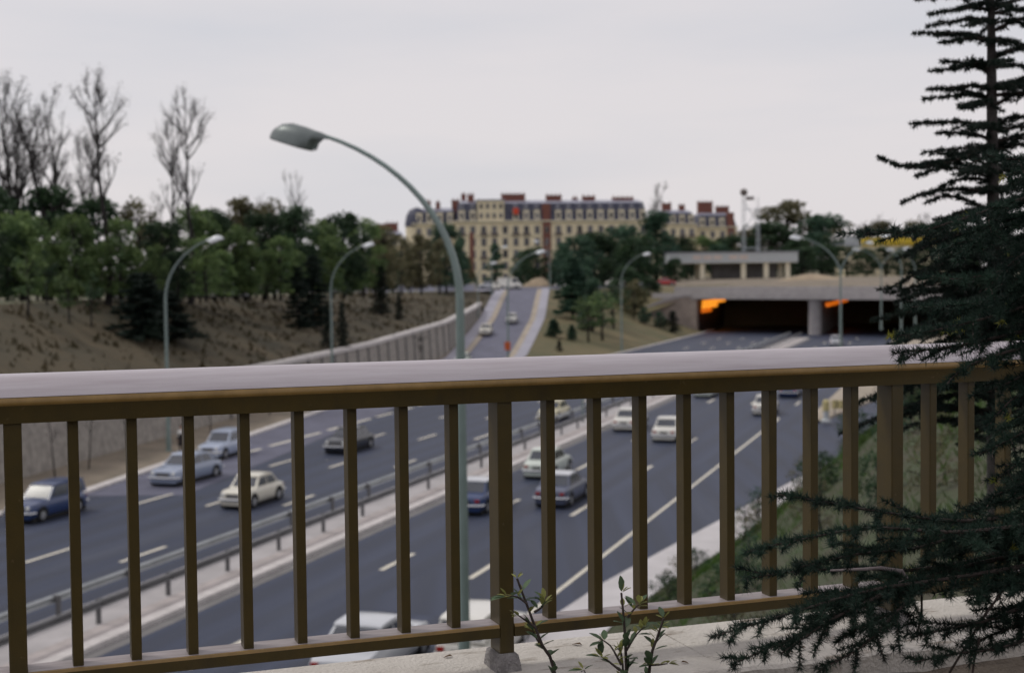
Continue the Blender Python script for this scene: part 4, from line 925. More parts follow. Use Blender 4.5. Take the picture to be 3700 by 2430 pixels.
# gore trees
def gore_z(x, y):
    a, b_ = rr(y) + 2.08, gore_r(y); f = min(1, max(0, (x - a) / (b_ - a)))
    return lerp(rz(y), lerp(rz(y), .3, .35) + .15, f / .45) if f < .45 else lerp(lerp(rz(y), .3, .35) + .15, .12, (f - .45) / .55)
for key, px, yt, d, sx, lab in (('pine_young', 2068, 925, 208, .8, 'young blue-green pine on the grass beside the ramp'), ('teal2', 2140, 1005, 196, .8, 'airy blue-green young tree on the grass wedge'), ('sap1', 2175, 1040, 190, 1.1, 'spring green young tree on the grass wedge'), ('pine_young', 2000, 1150, 186, 1.1, 'small green pine at the ramp edge'), ('conif3', 2020, 1225, 172, 1.0, 'tiny dark conifer in the dry grass'), ('pine_young', 2065, 1170, 184, .9, 'small bushy pine on the grass wedge'), ('sap2', 2215, 1010, 205, 1.1, 'dark green young tree beyond the spring green one'), ('olive1', 2290, 1010, 225, .6, 'brown budding shrub near the wing wall'), ('teal1', 2330, 1110, 222, .8, 'round green bush in front of the wing wall'), ('conif3', 2430, 1120, 222, 1.3, 'dark pointed bush against the wing wall'), ('teal1', 2385, 1125, 222, .8, 'leafy bush between the wing wall and a dark conifer'), ('teal1', 2110, 960, 214, .7, 'fuller blue-green tree high on the grass wedge'), ('sap1', 2125, 1060, 185, 1.0, 'light green young tree low on the grass wedge'), ('deep1', 2260, 960, 232, .7, 'dark tree at the crest of the grass wedge'), ('deep1', 2345, 1000, 244, .6, 'dark tree behind the wing wall')):
    p = wp(px, yt, d); zb = gore_z(p.x, d); tree(key, Vector((p.x, d, zb - .05)), max(1.0, p.z - zb), lab, 'young trees on the grass wedge', sx=sx * 1.7)
# trees along the upper street and behind the bridge
RT = [('teal2', 1790, 875, 292, 1.0, 'blue-green tree in front of the cream apartment block'), ('teal1', 1720, 1000, 280, .7, 'low bush at the foot of the apartment block'), ('deep1', 1935, 890, 300, 1.0, 'dark tree before the brick strip of the apartment block'), ('teal1', 2080, 850, 268, .9, 'blue-green tree right of the ramp head'),
      ('deep1', 2150, 835, 282, .9, 'dense dark tree beside the blue-green one above the gore'), ('teal1', 2235, 815, 288, 1.0, 'broad blue-green tree above the parked white cars'), ('teal2', 2370, 755, 300, 1.1, 'tall pointed blue-green tree beside the canopy building'), ('deep1', 2310, 850, 275, .9, 'dark round tree left of the canopy building'),
      ('deep2', 2440, 850, 320, 1.2, 'dark tree behind the canopy roof'), ('spring1', 2540, 850, 335, 1.0, 'light green tree behind the canopy roof'), ('olive1', 2480, 870, 330, 1.0, 'brownish tree behind the canopy roof'), ('deep1', 2640, 850, 340, 1.0, 'dark green tree behind the hoist mast'), ('olive1', 2840, 725, 360, 1.1, 'large brown budding tree right of the hoist mast'),
      ('deep1', 2780, 800, 345, 1.0, 'dark green tree between hoist mast and lamp'), ('teal1', 2970, 775, 350, 1.1, 'rounded green tree beyond the sand pile'), ('bare2', 3100, 775, 420, 1.2, 'grey leafless tree on the far skyline'), ('bare4', 3230, 790, 430, 1.3, 'wide grey leafless tree on the far skyline'), ('bare1', 3350, 770, 420, 1.2, 'grey leafless tree behind the yellow building'),
      ('deep2', 2900, 890, 300, 1.3, 'dark trimmed tree at the sand pile'), ('deep1', 2985, 880, 305, .9, 'dark tree beside the trimmed one'), ('deep2', 3060, 885, 300, 1.3, 'dark green tree left of the yellow building front'), ('deep1', 3130, 895, 302, .9, 'dark green tree below the yellow fascia'), ('deep2', 3200, 890, 305, 1.3, 'upright dark tree below the yellow fascia'), ('deep1', 3270, 890, 300, .9, 'dense dark tree at the end of the row below the fascia'), ('deep2', 3340, 885, 300, 1.3, 'upright dark tree beyond the end of the row'),
      ('deep1', 3450, 850, 300, 1.0, 'dark tree seen through the cedar'), ('deep2', 3540, 850, 310, 1.2, 'dark upright tree seen through the cedar'), ('deep1', 3640, 850, 300, 1.0, 'dark tree behind the cedar trunk'), ('bare1', 2368, 660, 430, .8, 'faint bare tree top above the apartment roofs'),
      ('olive1', 2700, 830, 350, 1.0, 'olive tree directly behind the hoist mast'), ('teal1', 2590, 880, 325, .9, 'blue-green tree above the canopy roof'), ('deep1', 2880, 860, 330, .9, 'dark tree behind the sand pile'), ('olive2', 3040, 800, 370, 1.1, 'thin olive tree left of the yellow fascia'), ('olive1', 3170, 800, 385, 1.1, 'brownish tree above the yellow fascia'), ('olive2', 3290, 795, 390, 1.2, 'thin brownish tree above the end of the yellow fascia'), ('olive1', 3400, 800, 380, 1.1, 'brownish tree partly behind the cedar'), ('deep1', 2440, 930, 275, .7, 'dark shrubby tree at the end of the canopy'), ('teal1', 2020, 930, 275, .8, 'blue-green shrubby tree by the earth heap'), ('deep1', 2200, 930, 262, .8, 'low dark tree behind the parked white cars'), ('olive2', 2100, 960, 262, .8, 'low brownish tree behind the parked cars'), ('teal1', 1890, 905, 310, 1.0, 'blue-green tree left of the brick strip of the long block'), ('teal2', 2035, 870, 300, 1.0, 'conical tree right of the brick strip of the long block'), ('deep1', 1995, 960, 290, .9, 'dark low tree at the foot of the brick strip'), ('olive1', 1690, 930, 300, .7, 'olive tree at the left end of the long block')]
for key, px, yt, d, sx, lab in RT:
    x = (px - CX) / FPX * d; treepx(key, px, yt, d, zfar(x, d), lab, GR, sx * (1.6 if px > 2010 and not key.startswith('bare') else 1.1))

# ================================================================== BUILDINGS
def block(name, label, px0, px1, dep, rot, zg, z_cor, z_roof, depth_m, chim, brick_cols=(), gable=None, floors=5, step=2.6, flat_left=False, cat='apartment building'):
    a = wp(px0, 980, dep); x0 = (px0 - CX) / FPX * dep; x1 = (px1 - CX) / FPX * dep
    L = (x1 - x0) / math.cos(rot); t = thing(name, label, cat, (x0, dep, zg), rot)
    hc, hr = z_cor - zg, z_roof - zg
    MB().box((L / 2, depth_m / 2, hc / 2 - .25), (L, depth_m, hc + .5)).build('wall', M['cream'], t)
    MB().box((L / 2, depth_m / 2 - .1, hc + .15), (L + .9, depth_m + .9, .3)).build('cornice', M['cream_trim'], t)
    MB().box((L / 2, -.09, hc * .80), (L, .18, .25)).build('string_course', M['cream_trim'], t)
    mb = MB(); h0 = hc + .3
    mb.loft([[(0.1, .2, h0), (L - .1, .2, h0), (L - .1, depth_m - .2, h0), (.1, depth_m - .2, h0)], [(.9, 1.5, hr - .9), (L - .9, 1.5, hr - .9), (L - .9, depth_m - 1.5, hr - .9), (.9, depth_m - 1.5, hr - .9)]])
    rf = mb.build('mansard_roof', M['slate'], t)
    mb = MB(); mb.loft([[(.8, 1.4, hr - .898), (L - .8, 1.4, hr - .898), (L - .8, depth_m - 1.4, hr - .898), (.8, depth_m - 1.4, hr - .898)], [(1.6, depth_m * .4, hr), (L - 1.6, depth_m * .4, hr), (L - 1.6, depth_m * .6, hr), (1.6, depth_m * .6, hr)]])
    mb.build('zinc_top', M['zinc'], rf)
    fm = MB(); fm.box((0, 0, 0), (1.25, .16, 2.0)); fme = fm.mesh('window'); fme.materials.append(M['shutter'])
    gm = MB(); gm.box((0, -.06, 0), (1.0, .1, 1.75)); gme = gm.mesh('pane'); gme.materials.append(M['win'])
    dm = MB(); dm.box((0, 0, 0), (1.35, 1.3, 2.2)); dm.box((0, 0, 1.2), (1.6, 1.45, .22)); dme = dm.mesh('dormer'); dme.materials.append(M['cream_trim'])
    ogm = MB(); ogm.box((0, -.62, -.1), (.8, .1, 1.5)); ogme = ogm.mesh('dormer_pane'); ogme.materials.append(M['win'])
    dm2 = MB(); dm2.box((0, 0, 0), (.8, .9, .95)); dm2.box((0, 0, .52), (1.0, 1.0, .12)); dme2 = dm2.mesh('dormer'); dme2.materials.append(M['zinc'])
    og2 = MB(); og2.box((0, -.42, -.03), (.5, .1, .6)); ogme2 = og2.mesh('dormer_pane'); ogme2.materials.append(M['win'])
    bme = MB(); bme.box((0, 0, 0), (1.7, .5, .75)); bme = bme.mesh('balcony'); bme.materials.append(M['balc'])
    n = int(L / step); fh = (hc - 1.0) / floors
    def skip(x): return any(abs(x - (c - x0) / math.cos(rot)) < 1.5 for c in [(b - CX) / FPX * dep for b in brick_cols])
    gx = None
    if gable: gx = [((g - CX) / FPX * dep - x0) / math.cos(rot) for g in gable]
    for i in range(n):
        x = (i + .5) * L / n
        if skip(x): continue
        for f in range(floors):
            z = 1.9 + f * fh; w_ = link('window', fme, None, t, (x, -.05, z)); link('pane', gme, None, w_)
            if f in (2, 4) and (i % 3 != 1): link('balcony', bme, None, t, (x, -.28, z - 1.0))
        if gx and gx[0] - .8 < x < gx[1] + .8: continue
        d_ = link('dormer', dme, None, t, (x, .85, h0 + 1.25)); link('dormer_pane', ogme, None, d_)
        if hr - hc > 4.6:
            d_ = link('dormer', dme2, None, t, (x, 1.35, h0 + 3.35)); link('dormer_pane', ogme2, None, d_)
    if gx:
        MB().box(((gx[0] + gx[1]) / 2, 2.0, (hc + .3 + hr - .2) / 2), (gx[1] - gx[0], 4.4, hr - .5 - hc)).build('gable_bay', M['cream'], t)
        MB().box(((gx[0] + gx[1]) / 2, 1.95, hr - .12), (gx[1] - gx[0] + .5, 4.8, .3)).build('gable_cornice', M['zinc'], t)
        for r_ in range(2):
            for k in range(4):
                w_ = link('window', fme, None, t, (lerp(gx[0], gx[1], (k + .5) / 4), -.22, h0 + 1.2 + r_ * 2.35)); w_.scale = (.62, 1, .62); link('pane', gme, None, w_)
    for c in brick_cols:
        x = ((c - CX) / FPX * dep - x0) / math.cos(rot)
        MB().box((x, -.12, hc / 2), (2.0, .5, hc - .2)).build('brick_bay', M['brick'], t)
        MB().box((x, .75, hc + 2.4), (2.0, 1.2, 4.0)).build('brick_gable', M['brick'], t)
        for f in range(floors): w_ = link('window', fme, None, t, (x, -.40, 1.9 + f * fh)); w_.scale = (.7, 1, .8); link('pane', gme, None, w_)
    for (p0, p1, yt, yy) in chim:
        xa, xb = [((p - CX) / FPX * dep - x0) / math.cos(rot) for p in (p0, p1)]
        zt = 10.5 + (980 - yt) / FPX * dep - zg
        c_ = MB().box(((xa + xb) / 2, yy, (zt + hr - 3.2) / 2), (xb - xa, 1.5, zt - hr + 3.2)).build('chimney', M['brick'], t)
        nn = max(2, int((xb - xa) / .9))
        for k in range(nn): MB().lathe([(.16, 0), (.13, .55)], 6, (lerp(xa + .3, xb - .3, k / max(1, nn - 1)), yy, zt)).build('chimney_pot', M['brick'], c_)
        MB().box(((xa + xb) / 2, yy, zt - .1), (xb - xa + .25, 1.75, .22)).build('chimney_cap', M['brick'], c_)
    return t
mainb = block('apartment_block', 'long cream apartment block with slate mansard roof, brick chimneys and a red awning', 1655, 2352, 350, R(6), 7.1, 22.7, 28.2, 13, [(1700, 1722, 700, 4), (1824, 1910, 698, 5), (1988, 2044, 703, 5), (2088, 2106, 712, 6), (2122, 2168, 707, 5), (2234, 2310, 712, 5)], brick_cols=(1980,), gable=(1731, 1826))
MB().box((14.6, -.35, 18.6 - .4), (1.3, .6, 1.5)).build('awning', M['red'], mainb)
for x_ in (3.6,): MB().box((x_, -.1, 7), (1.0, .3, 12)).build('brick_bay', M['brick'], mainb)
left = block('apartment_block', 'cream apartment wing with rounded slate corner left of the long block', 1500, 1650, 356, R(-8), 7.1, 22.4, 26.6, 12, [(1531, 1550, 723, 4), (1572, 1584, 728, 4), (1627, 1652, 720, 5), (1662, 1676, 700, 5)])
mb = MB(); mb.lathe([(3.1, 14.9), (3.05, 15.6), (2.7, 17.6), (1.9, 19.0), (.6, 19.6), (.05, 19.7)], 16, (.2, 3.0, 0)); mb.build('corner_dome', M['slate'], left, True)
mb = MB(); mb.lathe([(2.9, 0), (2.9, 14.9)], 16, (.2, 3.0, 0)); mb.build('corner_turret', M['cream'], left, True)
block('town_house', 'small distant slate-roofed house with brick chimneys beyond the olive trees', 1345, 1470, 385, R(4), 7.1, 17.5, 21.8, 10, [(1365, 1400, 803, 4), (1402, 1442, 800, 5)], floors=3)
block('apartment_block', 'darker cream apartment block with stepped brick chimneys beyond the long one', 2385, 2520, 405, R(5), 7.1, 23.2, 27.6, 12, [(2408, 2440, 738, 5), (2470, 2490, 745, 5)])
block('apartment_block', 'narrow cream block with broad brick chimneys at the end of the row', 2524, 2668, 415, R(6), 7.1, 22.6, 27.2, 12, [(2538, 2592, 735, 5), (2606, 2652, 752, 5)], brick_cols=(2645,))
# canopy building
def canopy():
    x0 = (2418 - CX) / FPX * 290; x1 = (2885 - CX) / FPX * 290; zg = 8.6; L = x1 - x0
    t = thing('canopy_building', 'low pavilion with a long white canopy on slim columns behind the bridge', 'pavilion', (x0, 290, zg))
    MB().box((L / 2, 5, 4.25), (L, 10, 2.1)).build('fascia', M['white'], t); MB().box((L / 2, 5, 5.36), (L + .5, 10.5, .12)).build('roof', M['zinc'], t)
    MB().box((L / 2, 5, 3.14), (L - .3, 9.7, .1)).build('soffit', M['cream_trim'], t)
    for px in (2457, 2541, 2690, 2772, 2850):
        x = (px - CX) / FPX * 290 - x0; MB().box((x, .9, 1.5), (1.0, .7, 3.2)).build('column', M['cream_trim'], t); MB().box((x, 8.5, 1.5), (1.0, .7, 3.2)).build('column', M['cream_trim'], t)
    MB().box((L * .62, 7, 1.5), (L * .5, 3, 3.1)).build('back_wall', M['concrete_d'], t)
    for i, x in enumerate((.22, .30, .38, .5, .58)): MB().box((L * x, -.03, 4.3), (1.7, .06, .8)).build('fascia_panel', M['pinkish'], t)
M['pinkish'] = mat('faded_panel', (.62, .52, .47), .8, .1, 1)
canopy()
def hoist():
    t = thing('hoist_mast', 'white twin-mast lattice hoist with dark machinery at its top', 'hoist', ((2716 - CX) / FPX * 300, 300, 8.6))
    H = 10.5 + 275 / FPX * 300 - 8.6
    for x in (-1.55, 1.45):
        mb = MB()
        for dx in (-.32, .32): mb.tube([(x + dx, 0, -.1), (x + dx, 0, H * (.97 if x < 0 else .82))], .055, 5)
        for k in range(16):
            z = k * H / 17; mb.tube([(x - .32, 0, z), (x + .32, 0, z + H / 17)], .04, 4); mb.tube([(x + .32, 0, z), (x - .32, 0, z + H / 17)], .04, 4)
        mb.build('mast', M['white'], t)
    for z in (H * .35, H * .6, H * .8): MB().box((-.05, 0, z), (3.0, .16, .16)).build('cross_beam', M['white'], t)
    mb = MB(); mb.tube([(-1.5, 0, H * .9), (1.4, 0, H * .62)], .08, 5); mb.tube([(-1.5, 0, H * .55), (1.4, 0, H * .82)], .08, 5); mb.build('brace', M['white'], t)
    mb = MB(); mb.ball((-1.5, 0, H), (.8, .5, .8), 10, 6); mb.build('pulley', M['balc'], t, True); MB().box((-.2, 0, H * .93), (1.6, .5, .7)).build('winch_box', M['balc'], t)
hoist()
def yellow():
    x0 = (3055 - CX) / FPX * 320; L = (3420 - 3055) / FPX * 320
    t = thing('pavilion', 'low building with a bright yellow fascia behind the dark tree row', 'building', (x0, 320, 8.6))
    MB().box((L / 2, 5, 3.4), (L, 10, 7.2)).build('wall', M['cream'], t); MB().box((1.5, -.12, 7.9), (3.2, .3, 2.4)).build('end_panel', M['white'], t)
    for k in range(6):
        w_ = (L - 3.4) / 6; MB().box((3.3 + (k + .5) * w_, -.15, 7.75), (w_ - .12, .3, 1.9)).build('fascia_panel', M['yellow'], t)
    MB().box((L / 2, 5, 7.2), (L + .6, 10.6, .2)).build('roof', M['zinc'], t)
yellow()
def parapet_wall():
    t = thing('parapet', 'long low pale blue-white parapet along the upper street', 'parapet', (-6, 238, 7.28))
    pm = MB(); pm.box((0, 0, .52), (2.9, .28, 1.04)); pm.box((0, 0, 1.10), (2.99, .4, .12)); pme = pm.mesh('panel'); pme.materials.append(M['palewall'])
    qm = MB(); qm.box((0, 0, .6), (.36, .42, 1.3)); qme = qm.mesh('pier'); qme.materials.append(M['kerb'])
    for k in range(13): link('panel', pme, None, t, (-1.7 - k * 3.3, 0, 0)); link('pier', qme, None, t, (-.05 - k * 3.3, 0, 0))
parapet_wall()
# island furniture
t = thing('traffic_bollard', 'yellow and white island bollard where the slip road leaves', 'bollard', ST(97, -9.4, .2))
MB().lathe([(.35, 0), (.35, .12), (.2, .2), (.2, .75)], 12).build('base', M['white'], t, True); MB().lathe([(.24, .75), (.24, 1.35), (.1, 1.5)], 12).build('yellow_cap', M['paleyellow'], t, True)
t = thing('arrow_board', 'low yellow chevron board on the slip road island', 'sign', ST(101, -8.6, .25), R(-20))
MB().box((0, 0, .75), (1.6, .06, .6)).build('board', M['paleyellow'], t)
for x in (-.6, .6): MB().box((x, .05, .35), (.08, .06, .9)).build('leg', M['steel_d'], t)
for x in (-.45, 0, .45):
    mb = MB(); mb.add([(x - .12, -.036, .5), (x - .02, -.036, .5), (x + .12, -.036, .75), (x - .02, -.036, 1.0), (x - .12, -.036, 1.0), (x + .02, -.036, .75)], [(0, 1, 2, 5), (5, 2, 3, 4)]); mb.build('chevron', M['under'], t)

# ================================================================== CEDARS
def catmull(pts, step):
    P = [Vector(p) for p in pts]; P = [P[0] * 2 - P[1]] + P + [P[-1] * 2 - P[-2]]; out = []
    for i in range(1, len(P) - 2):
        n = max(2, int((P[i + 1] - P[i]).length / step))
        for k in range(n):
            t = k / n; a, b, c, d = P[i - 1], P[i], P[i + 1], P[i + 2]
            out.append(.5 * ((2 * b) + (c - a) * t + (2 * a - 5 * b + 4 * c - d) * t * t + (3 * b - a - 3 * c + d) * t ** 3))
    return out + [P[-2]]
def needle_mesh(name, P, D, n, ln, wd):
    P = np.repeat(np.asarray(P, float), n, 0); D = np.repeat(np.asarray(D, float), n, 0); m_ = len(P)
    d = rand_unit(m_) * 1.0 + D * .55 + np.array([0, 0, .12]); d /= np.linalg.norm(d, axis=1)[:, None]
    w_ = np.cross(d, rand_unit(m_)); w_ /= np.linalg.norm(w_, axis=1)[:, None] + 1e-9
    l = (ln * (.65 + .5 * rng.random(m_)))[:, None]; w_ = w_ * wd
    V = np.stack([P - w_, P + w_, P + d * l], 1).reshape(-1, 3)
    return np_mesh(name, V, np.arange(m_ * 3).reshape(-1, 3), 3)
def cedar_branch(parent, org, path, r0, twig, seed, nm, gap=.0115, nn=19, ln=.028, wd=.0015, tips=False, side_gap=.040, bare=.0, droop=.25, pale=False, nmat='needle', sub=True):
    rr_ = random.Random(seed); pts = catmull(path, .035 if nn > 9 else .08); n = len(pts); mb = MB()
    mb.tube([p - org for p in pts], [lerp(r0, .0018, (k / (n - 1)) ** .8) for k in range(n)], 6, cap=True)
    P, D, TP, TD = [], [], [], []
    acc = 0; side = 1; length = sum((pts[i + 1] - pts[i]).length for i in range(n - 1)); run = 0
    nxt = side_gap
    def along(q, dens, f0=0.0):
        L = sum((q[i + 1] - q[i]).length for i in range(len(q) - 1)); r_ = 0; nx = L * f0
        for i in range(len(q) - 1):
            e = q[i + 1] - q[i]; l = e.length
            while nx < r_ + l:
                a = (nx - r_) / max(l, 1e-6); p = q[i] + e * a; P.append(p - org); D.append(e.normalized()); nx += dens * rr_.uniform(.7, 1.3)
            r_ += l
        TP.append(q[-1] - org); TD.append((q[-1] - q[-2]).normalized())
    along(pts, gap, bare)
    def twigs(q, L0, lev, start):
        L = sum((q[i + 1] - q[i]).length for i in range(len(q) - 1)); r_ = 0; nx = L * start; sd = rr_.choice((-1, 1))
        for i in range(len(q) - 1):
            e = q[i + 1] - q[i]; l = e.length; d = e.normalized()
            while nx < r_ + l:
                f = nx / L; p = q[i] + e * ((nx - r_) / max(l, 1e-6)); sdv = d.cross(Vector((0, 0, 1))).normalized() * sd; sd = -sd
                tl = L0 * (1.05 - .75 * f) * rr_.uniform(.45, 1.15)
                v = (d * rr_.uniform(.4, .9) + sdv * rr_.uniform(.6, 1) + Vector((0, 0, rr_.uniform(-.35, .25)))).normalized()
                tw = [p]; m_ = max(3, int(tl / .05))
                for k in range(m_):
                    v = (v + Vector((rr_.uniform(-.12, .12), rr_.uniform(-.12, .12), rr_.uniform(-.10, .08) - droop * .10))).normalized(); tw.append(tw[-1] + v * tl / m_)
                mb.tube([w - org for w in tw], [lerp(.0032 if lev == 0 else .0018, .0011, k / m_) * (1 if nn > 9 else 2.0) for k in range(m_ + 1)], 3, cap=False)
                along(tw, gap, .06)
                if lev == 0 and sub and tl > .16: twigs(tw, tl * .45, 1, .25)
                nx += side_gap * rr_.uniform(.6, 1.5) * (1 if lev == 0 else 1.1)
            r_ += l
    twigs(pts, twig, 0, max(.08, bare))
    b = mb.build('branch', M['twig_pale'] if pale else M['twig'], parent, True)
    me = needle_mesh('needles', P, D, nn, ln, wd); me.materials.append(M[nmat]); o = link('needles', me, None, b); o['kind'] = 'stuff'
    if tips:
        k = [i for i in range(len(TP)) if rr_.random() < tips]
        if k:
            me = needle_mesh('new_growth', [TP[i] + TD[i] * .006 * j for i in k for j in range(3)], [TD[i] for i in k for j in range(3)], 9, ln * .7, wd * 1.2); me.materials.append(M['needle_tip'])
            o = link('new_growth', me, None, b); o['kind'] = 'stuff'
    return len(P)
def cedar_near():
    tx = wp(4080, 1500, 4.15); org = Vector((tx.x, tx.y, 8.85))
    t = thing('cedar_tree', 'young cedar in front of the railing with sharp blue-green needle sprays', 'cedar', org)
    mb = MB(); mb.tube([(0, 0, -.1), (.02, 0, .6), (-.01, .02, 1.6), (.02, 0, 2.6), (0, 0, 3.6)], [.06, .055, .045, .035, .02], 10); mb.build('trunk', M['barkc'], t, True)
    # px paths run from the trunk side to the tip: (x, y, depth)
    B = [
     ([(4080, 620, 4.15), (3760, 700, 4.05), (3480, 790, 3.95), (3300, 838, 3.9), (3110, 838, 3.88)], .30, .10, .2),
     ([(4080, 700, 4.15), (3800, 760, 4.2), (3560, 850, 4.25), (3400, 905, 4.3)], .34, .0, .1),
     ([(4080, 480, 4.15), (3850, 530, 4.1), (3690, 575, 4.05), (3560, 560, 4.0)], .24, .0, .1),
     ([(4080, 840, 4.15), (3800, 900, 4.0), (3600, 985, 3.95), (3430, 1010, 3.9)], .34, .0, .1),
     ([(4080, 960, 4.15), (3800, 1010, 4.25), (3560, 1090, 4.35), (3330, 1110, 4.4)], .34, .0, .1),
     ([(4080, 1000, 4.15), (3820, 1070, 4.0), (3560, 1150, 3.95), (3340, 1200, 3.9), (3225, 1215, 3.88)], .26, .0, .9),
     ([(4080, 1120, 4.15), (3850, 1160, 4.1), (3620, 1215, 4.05), (3420, 1255, 4.0), (3225, 1275, 3.98)], .20, .15, .7),
     ([(4080, 1180, 4.15), (3850, 1230, 4.05), (3640, 1270, 3.95), (3480, 1330, 3.9), (3420, 1390, 3.88)], .20, .1, .3),
     ([(4080, 1330, 4.15), (3860, 1370, 4.05), (3690, 1420, 3.95), (3560, 1540, 3.9)], .17, .1, .3),
     ([(4080, 1560, 4.15), (3880, 1590, 4.05), (3720, 1650, 4.0), (3600, 1730, 3.95)], .17, .1, .3),
     ([(4080, 1800, 4.15), (3760, 1850, 4.1), (3480, 1880, 4.05), (3200, 1850, 4.0), (3000, 1815, 3.97), (2815, 1785, 3.95)], .24, .05, .1),
     ([(4080, 1830, 4.15), (3750, 1890, 4.0), (3450, 1920, 3.9), (3150, 1905, 3.85), (2930, 1940, 3.82), (2720, 1985, 3.8)], .26, .05, .05),
     ([(4080, 1880, 4.15), (3760, 1960, 4.2), (3480, 2030, 4.2), (3265, 2060, 4.15), (3130, 2052, 4.1), (2900, 2060, 4.05), (2690, 2090, 4.0)], .26, .05, .05),
     ([(4080, 1960, 4.15), (3720, 2040, 4.0), (3420, 2090, 3.9), (3150, 2130, 3.8), (2900, 2200, 3.75), (2570, 2300, 3.72)], .26, .1, .0),
     ([(3265, 2062, 4.15), (3180, 2140, 4.05), (3020, 2240, 3.95), (2850, 2310, 3.9), (2640, 2400, 3.85)], .24, .05, .0),
     ([(3350, 2100, 3.9), (3230, 2220, 3.8), (3120, 2330, 3.75), (2960, 2420, 3.7)], .22, .0, .0),
     ([(4080, 2060, 4.15), (3800, 2140, 4.0), (3600, 2230, 3.9), (3420, 2270, 3.85), (3290, 2300, 3.8)], .26, .05, .05),
     ([(4080, 2120, 4.15), (3850, 2230, 3.95), (3650, 2330, 3.85), (3450, 2360, 3.8), (3300, 2390, 3.78)], .26, .05, .0),
     ([(4080, 2100, 4.15), (3830, 2200, 4.1), (3640, 2270, 4.05), (3500, 2330, 4.0)], .24, .05, .0),
     ([(3480, 1930, 4.0), (3300, 1980, 3.95), (3100, 2000, 3.9), (2880, 2050, 3.88)], .22, .0, .0),
     ([(3200, 2140, 3.8), (3000, 2240, 3.74), (2820, 2360, 3.7)], .20, .0, .0),
     ([(4080, 900, 4.15), (3850, 960, 4.3), (3650, 1060, 4.4), (3500, 1180, 4.45)], .32, .0, .1),
     ([(4080, 760, 4.15), (3850, 830, 4.0), (3680, 930, 3.9), (3560, 1050, 3.85)], .30, .0, .1),
    ]
    for y0, y1, x1, d1 in ((1230, 1420, 3560, 4.0), (1300, 1560, 3600, 4.3), (1430, 1640, 3540, 4.05), (1500, 1760, 3640, 4.4), (1640, 1800, 3560, 4.1), (1060, 1300, 3600, 4.2), (1740, 1900, 3300, 4.3), (1900, 2010, 3350, 4.3), (2000, 2150, 3500, 4.3), (1860, 2000, 3050, 4.1), (1950, 2200, 2950, 3.95), (880, 1120, 3620, 4.0), (960, 1200, 3480, 4.3), (640, 760, 3600, 4.1), (560, 660, 3640, 4.2)):
        B.append(([(4080, y0, 4.15), (lerp(4080, x1, .45), lerp(y0, y1, .3), 4.1), (lerp(4080, x1, .8), lerp(y0, y1, .75), d1), (x1, y1, d1)], .26, .05, .0))
    tot = 0
    for i, (path, tw, bare, tips) in enumerate(B):
        tot += cedar_branch(t, org, [wp(*p) for p in path], .011 if path[0][0] > 4000 else .006, tw, 100 + i, 'b', tips=tips * .3, bare=bare)
    rs = random.Random(9)
    for k in range(18):                            # the far side of the tree, away from the view
        z = .5 + k * .16; a = R(rs.uniform(-75, 60)); L_ = (1.0 - .6 * k / 18) * rs.uniform(.7, 1.1); e = Vector((math.cos(a), math.sin(a), 0))
        b0 = org + Vector((0, 0, z)); cedar_branch(t, org, [b0, b0 + e * L_ * .5 + Vector((0, 0, -.02)), b0 + e * L_ + Vector((0, 0, -.10))], .011, .24, 700 + k, 'b', gap=.018, nn=14, bare=.05)
    # bleached bare stub and dead hanging stems
    o = MB(); o.tube([wp(*p) - org for p in ((3000, 2060, 3.95), (3120, 2055, 3.95), (3180, 2050, 3.95), (3260, 2062, 3.96), (3275, 2085, 3.96), (3245, 2105, 3.97))], [.003, .0045, .005, .0055, .0065, .004], 7); o.build('bleached_branch', M['twig_pale'], t, True)
    for pth in (((3640, 2110, 3.9), (3560, 2220, 3.9), (3430, 2430, 3.9)), ((3330, 2130, 4), (3330, 2220, 4), (3310, 2300, 4)), ((3540, 2300, 3.85), (3520, 2380, 3.85), (3510, 2460, 3.85))):
        o = MB(); o.tube([wp(*p) - org for p in pth], .0035, 5); o.build('dead_stem', M['twig'], t)
    return tot
n1 = cedar_near()
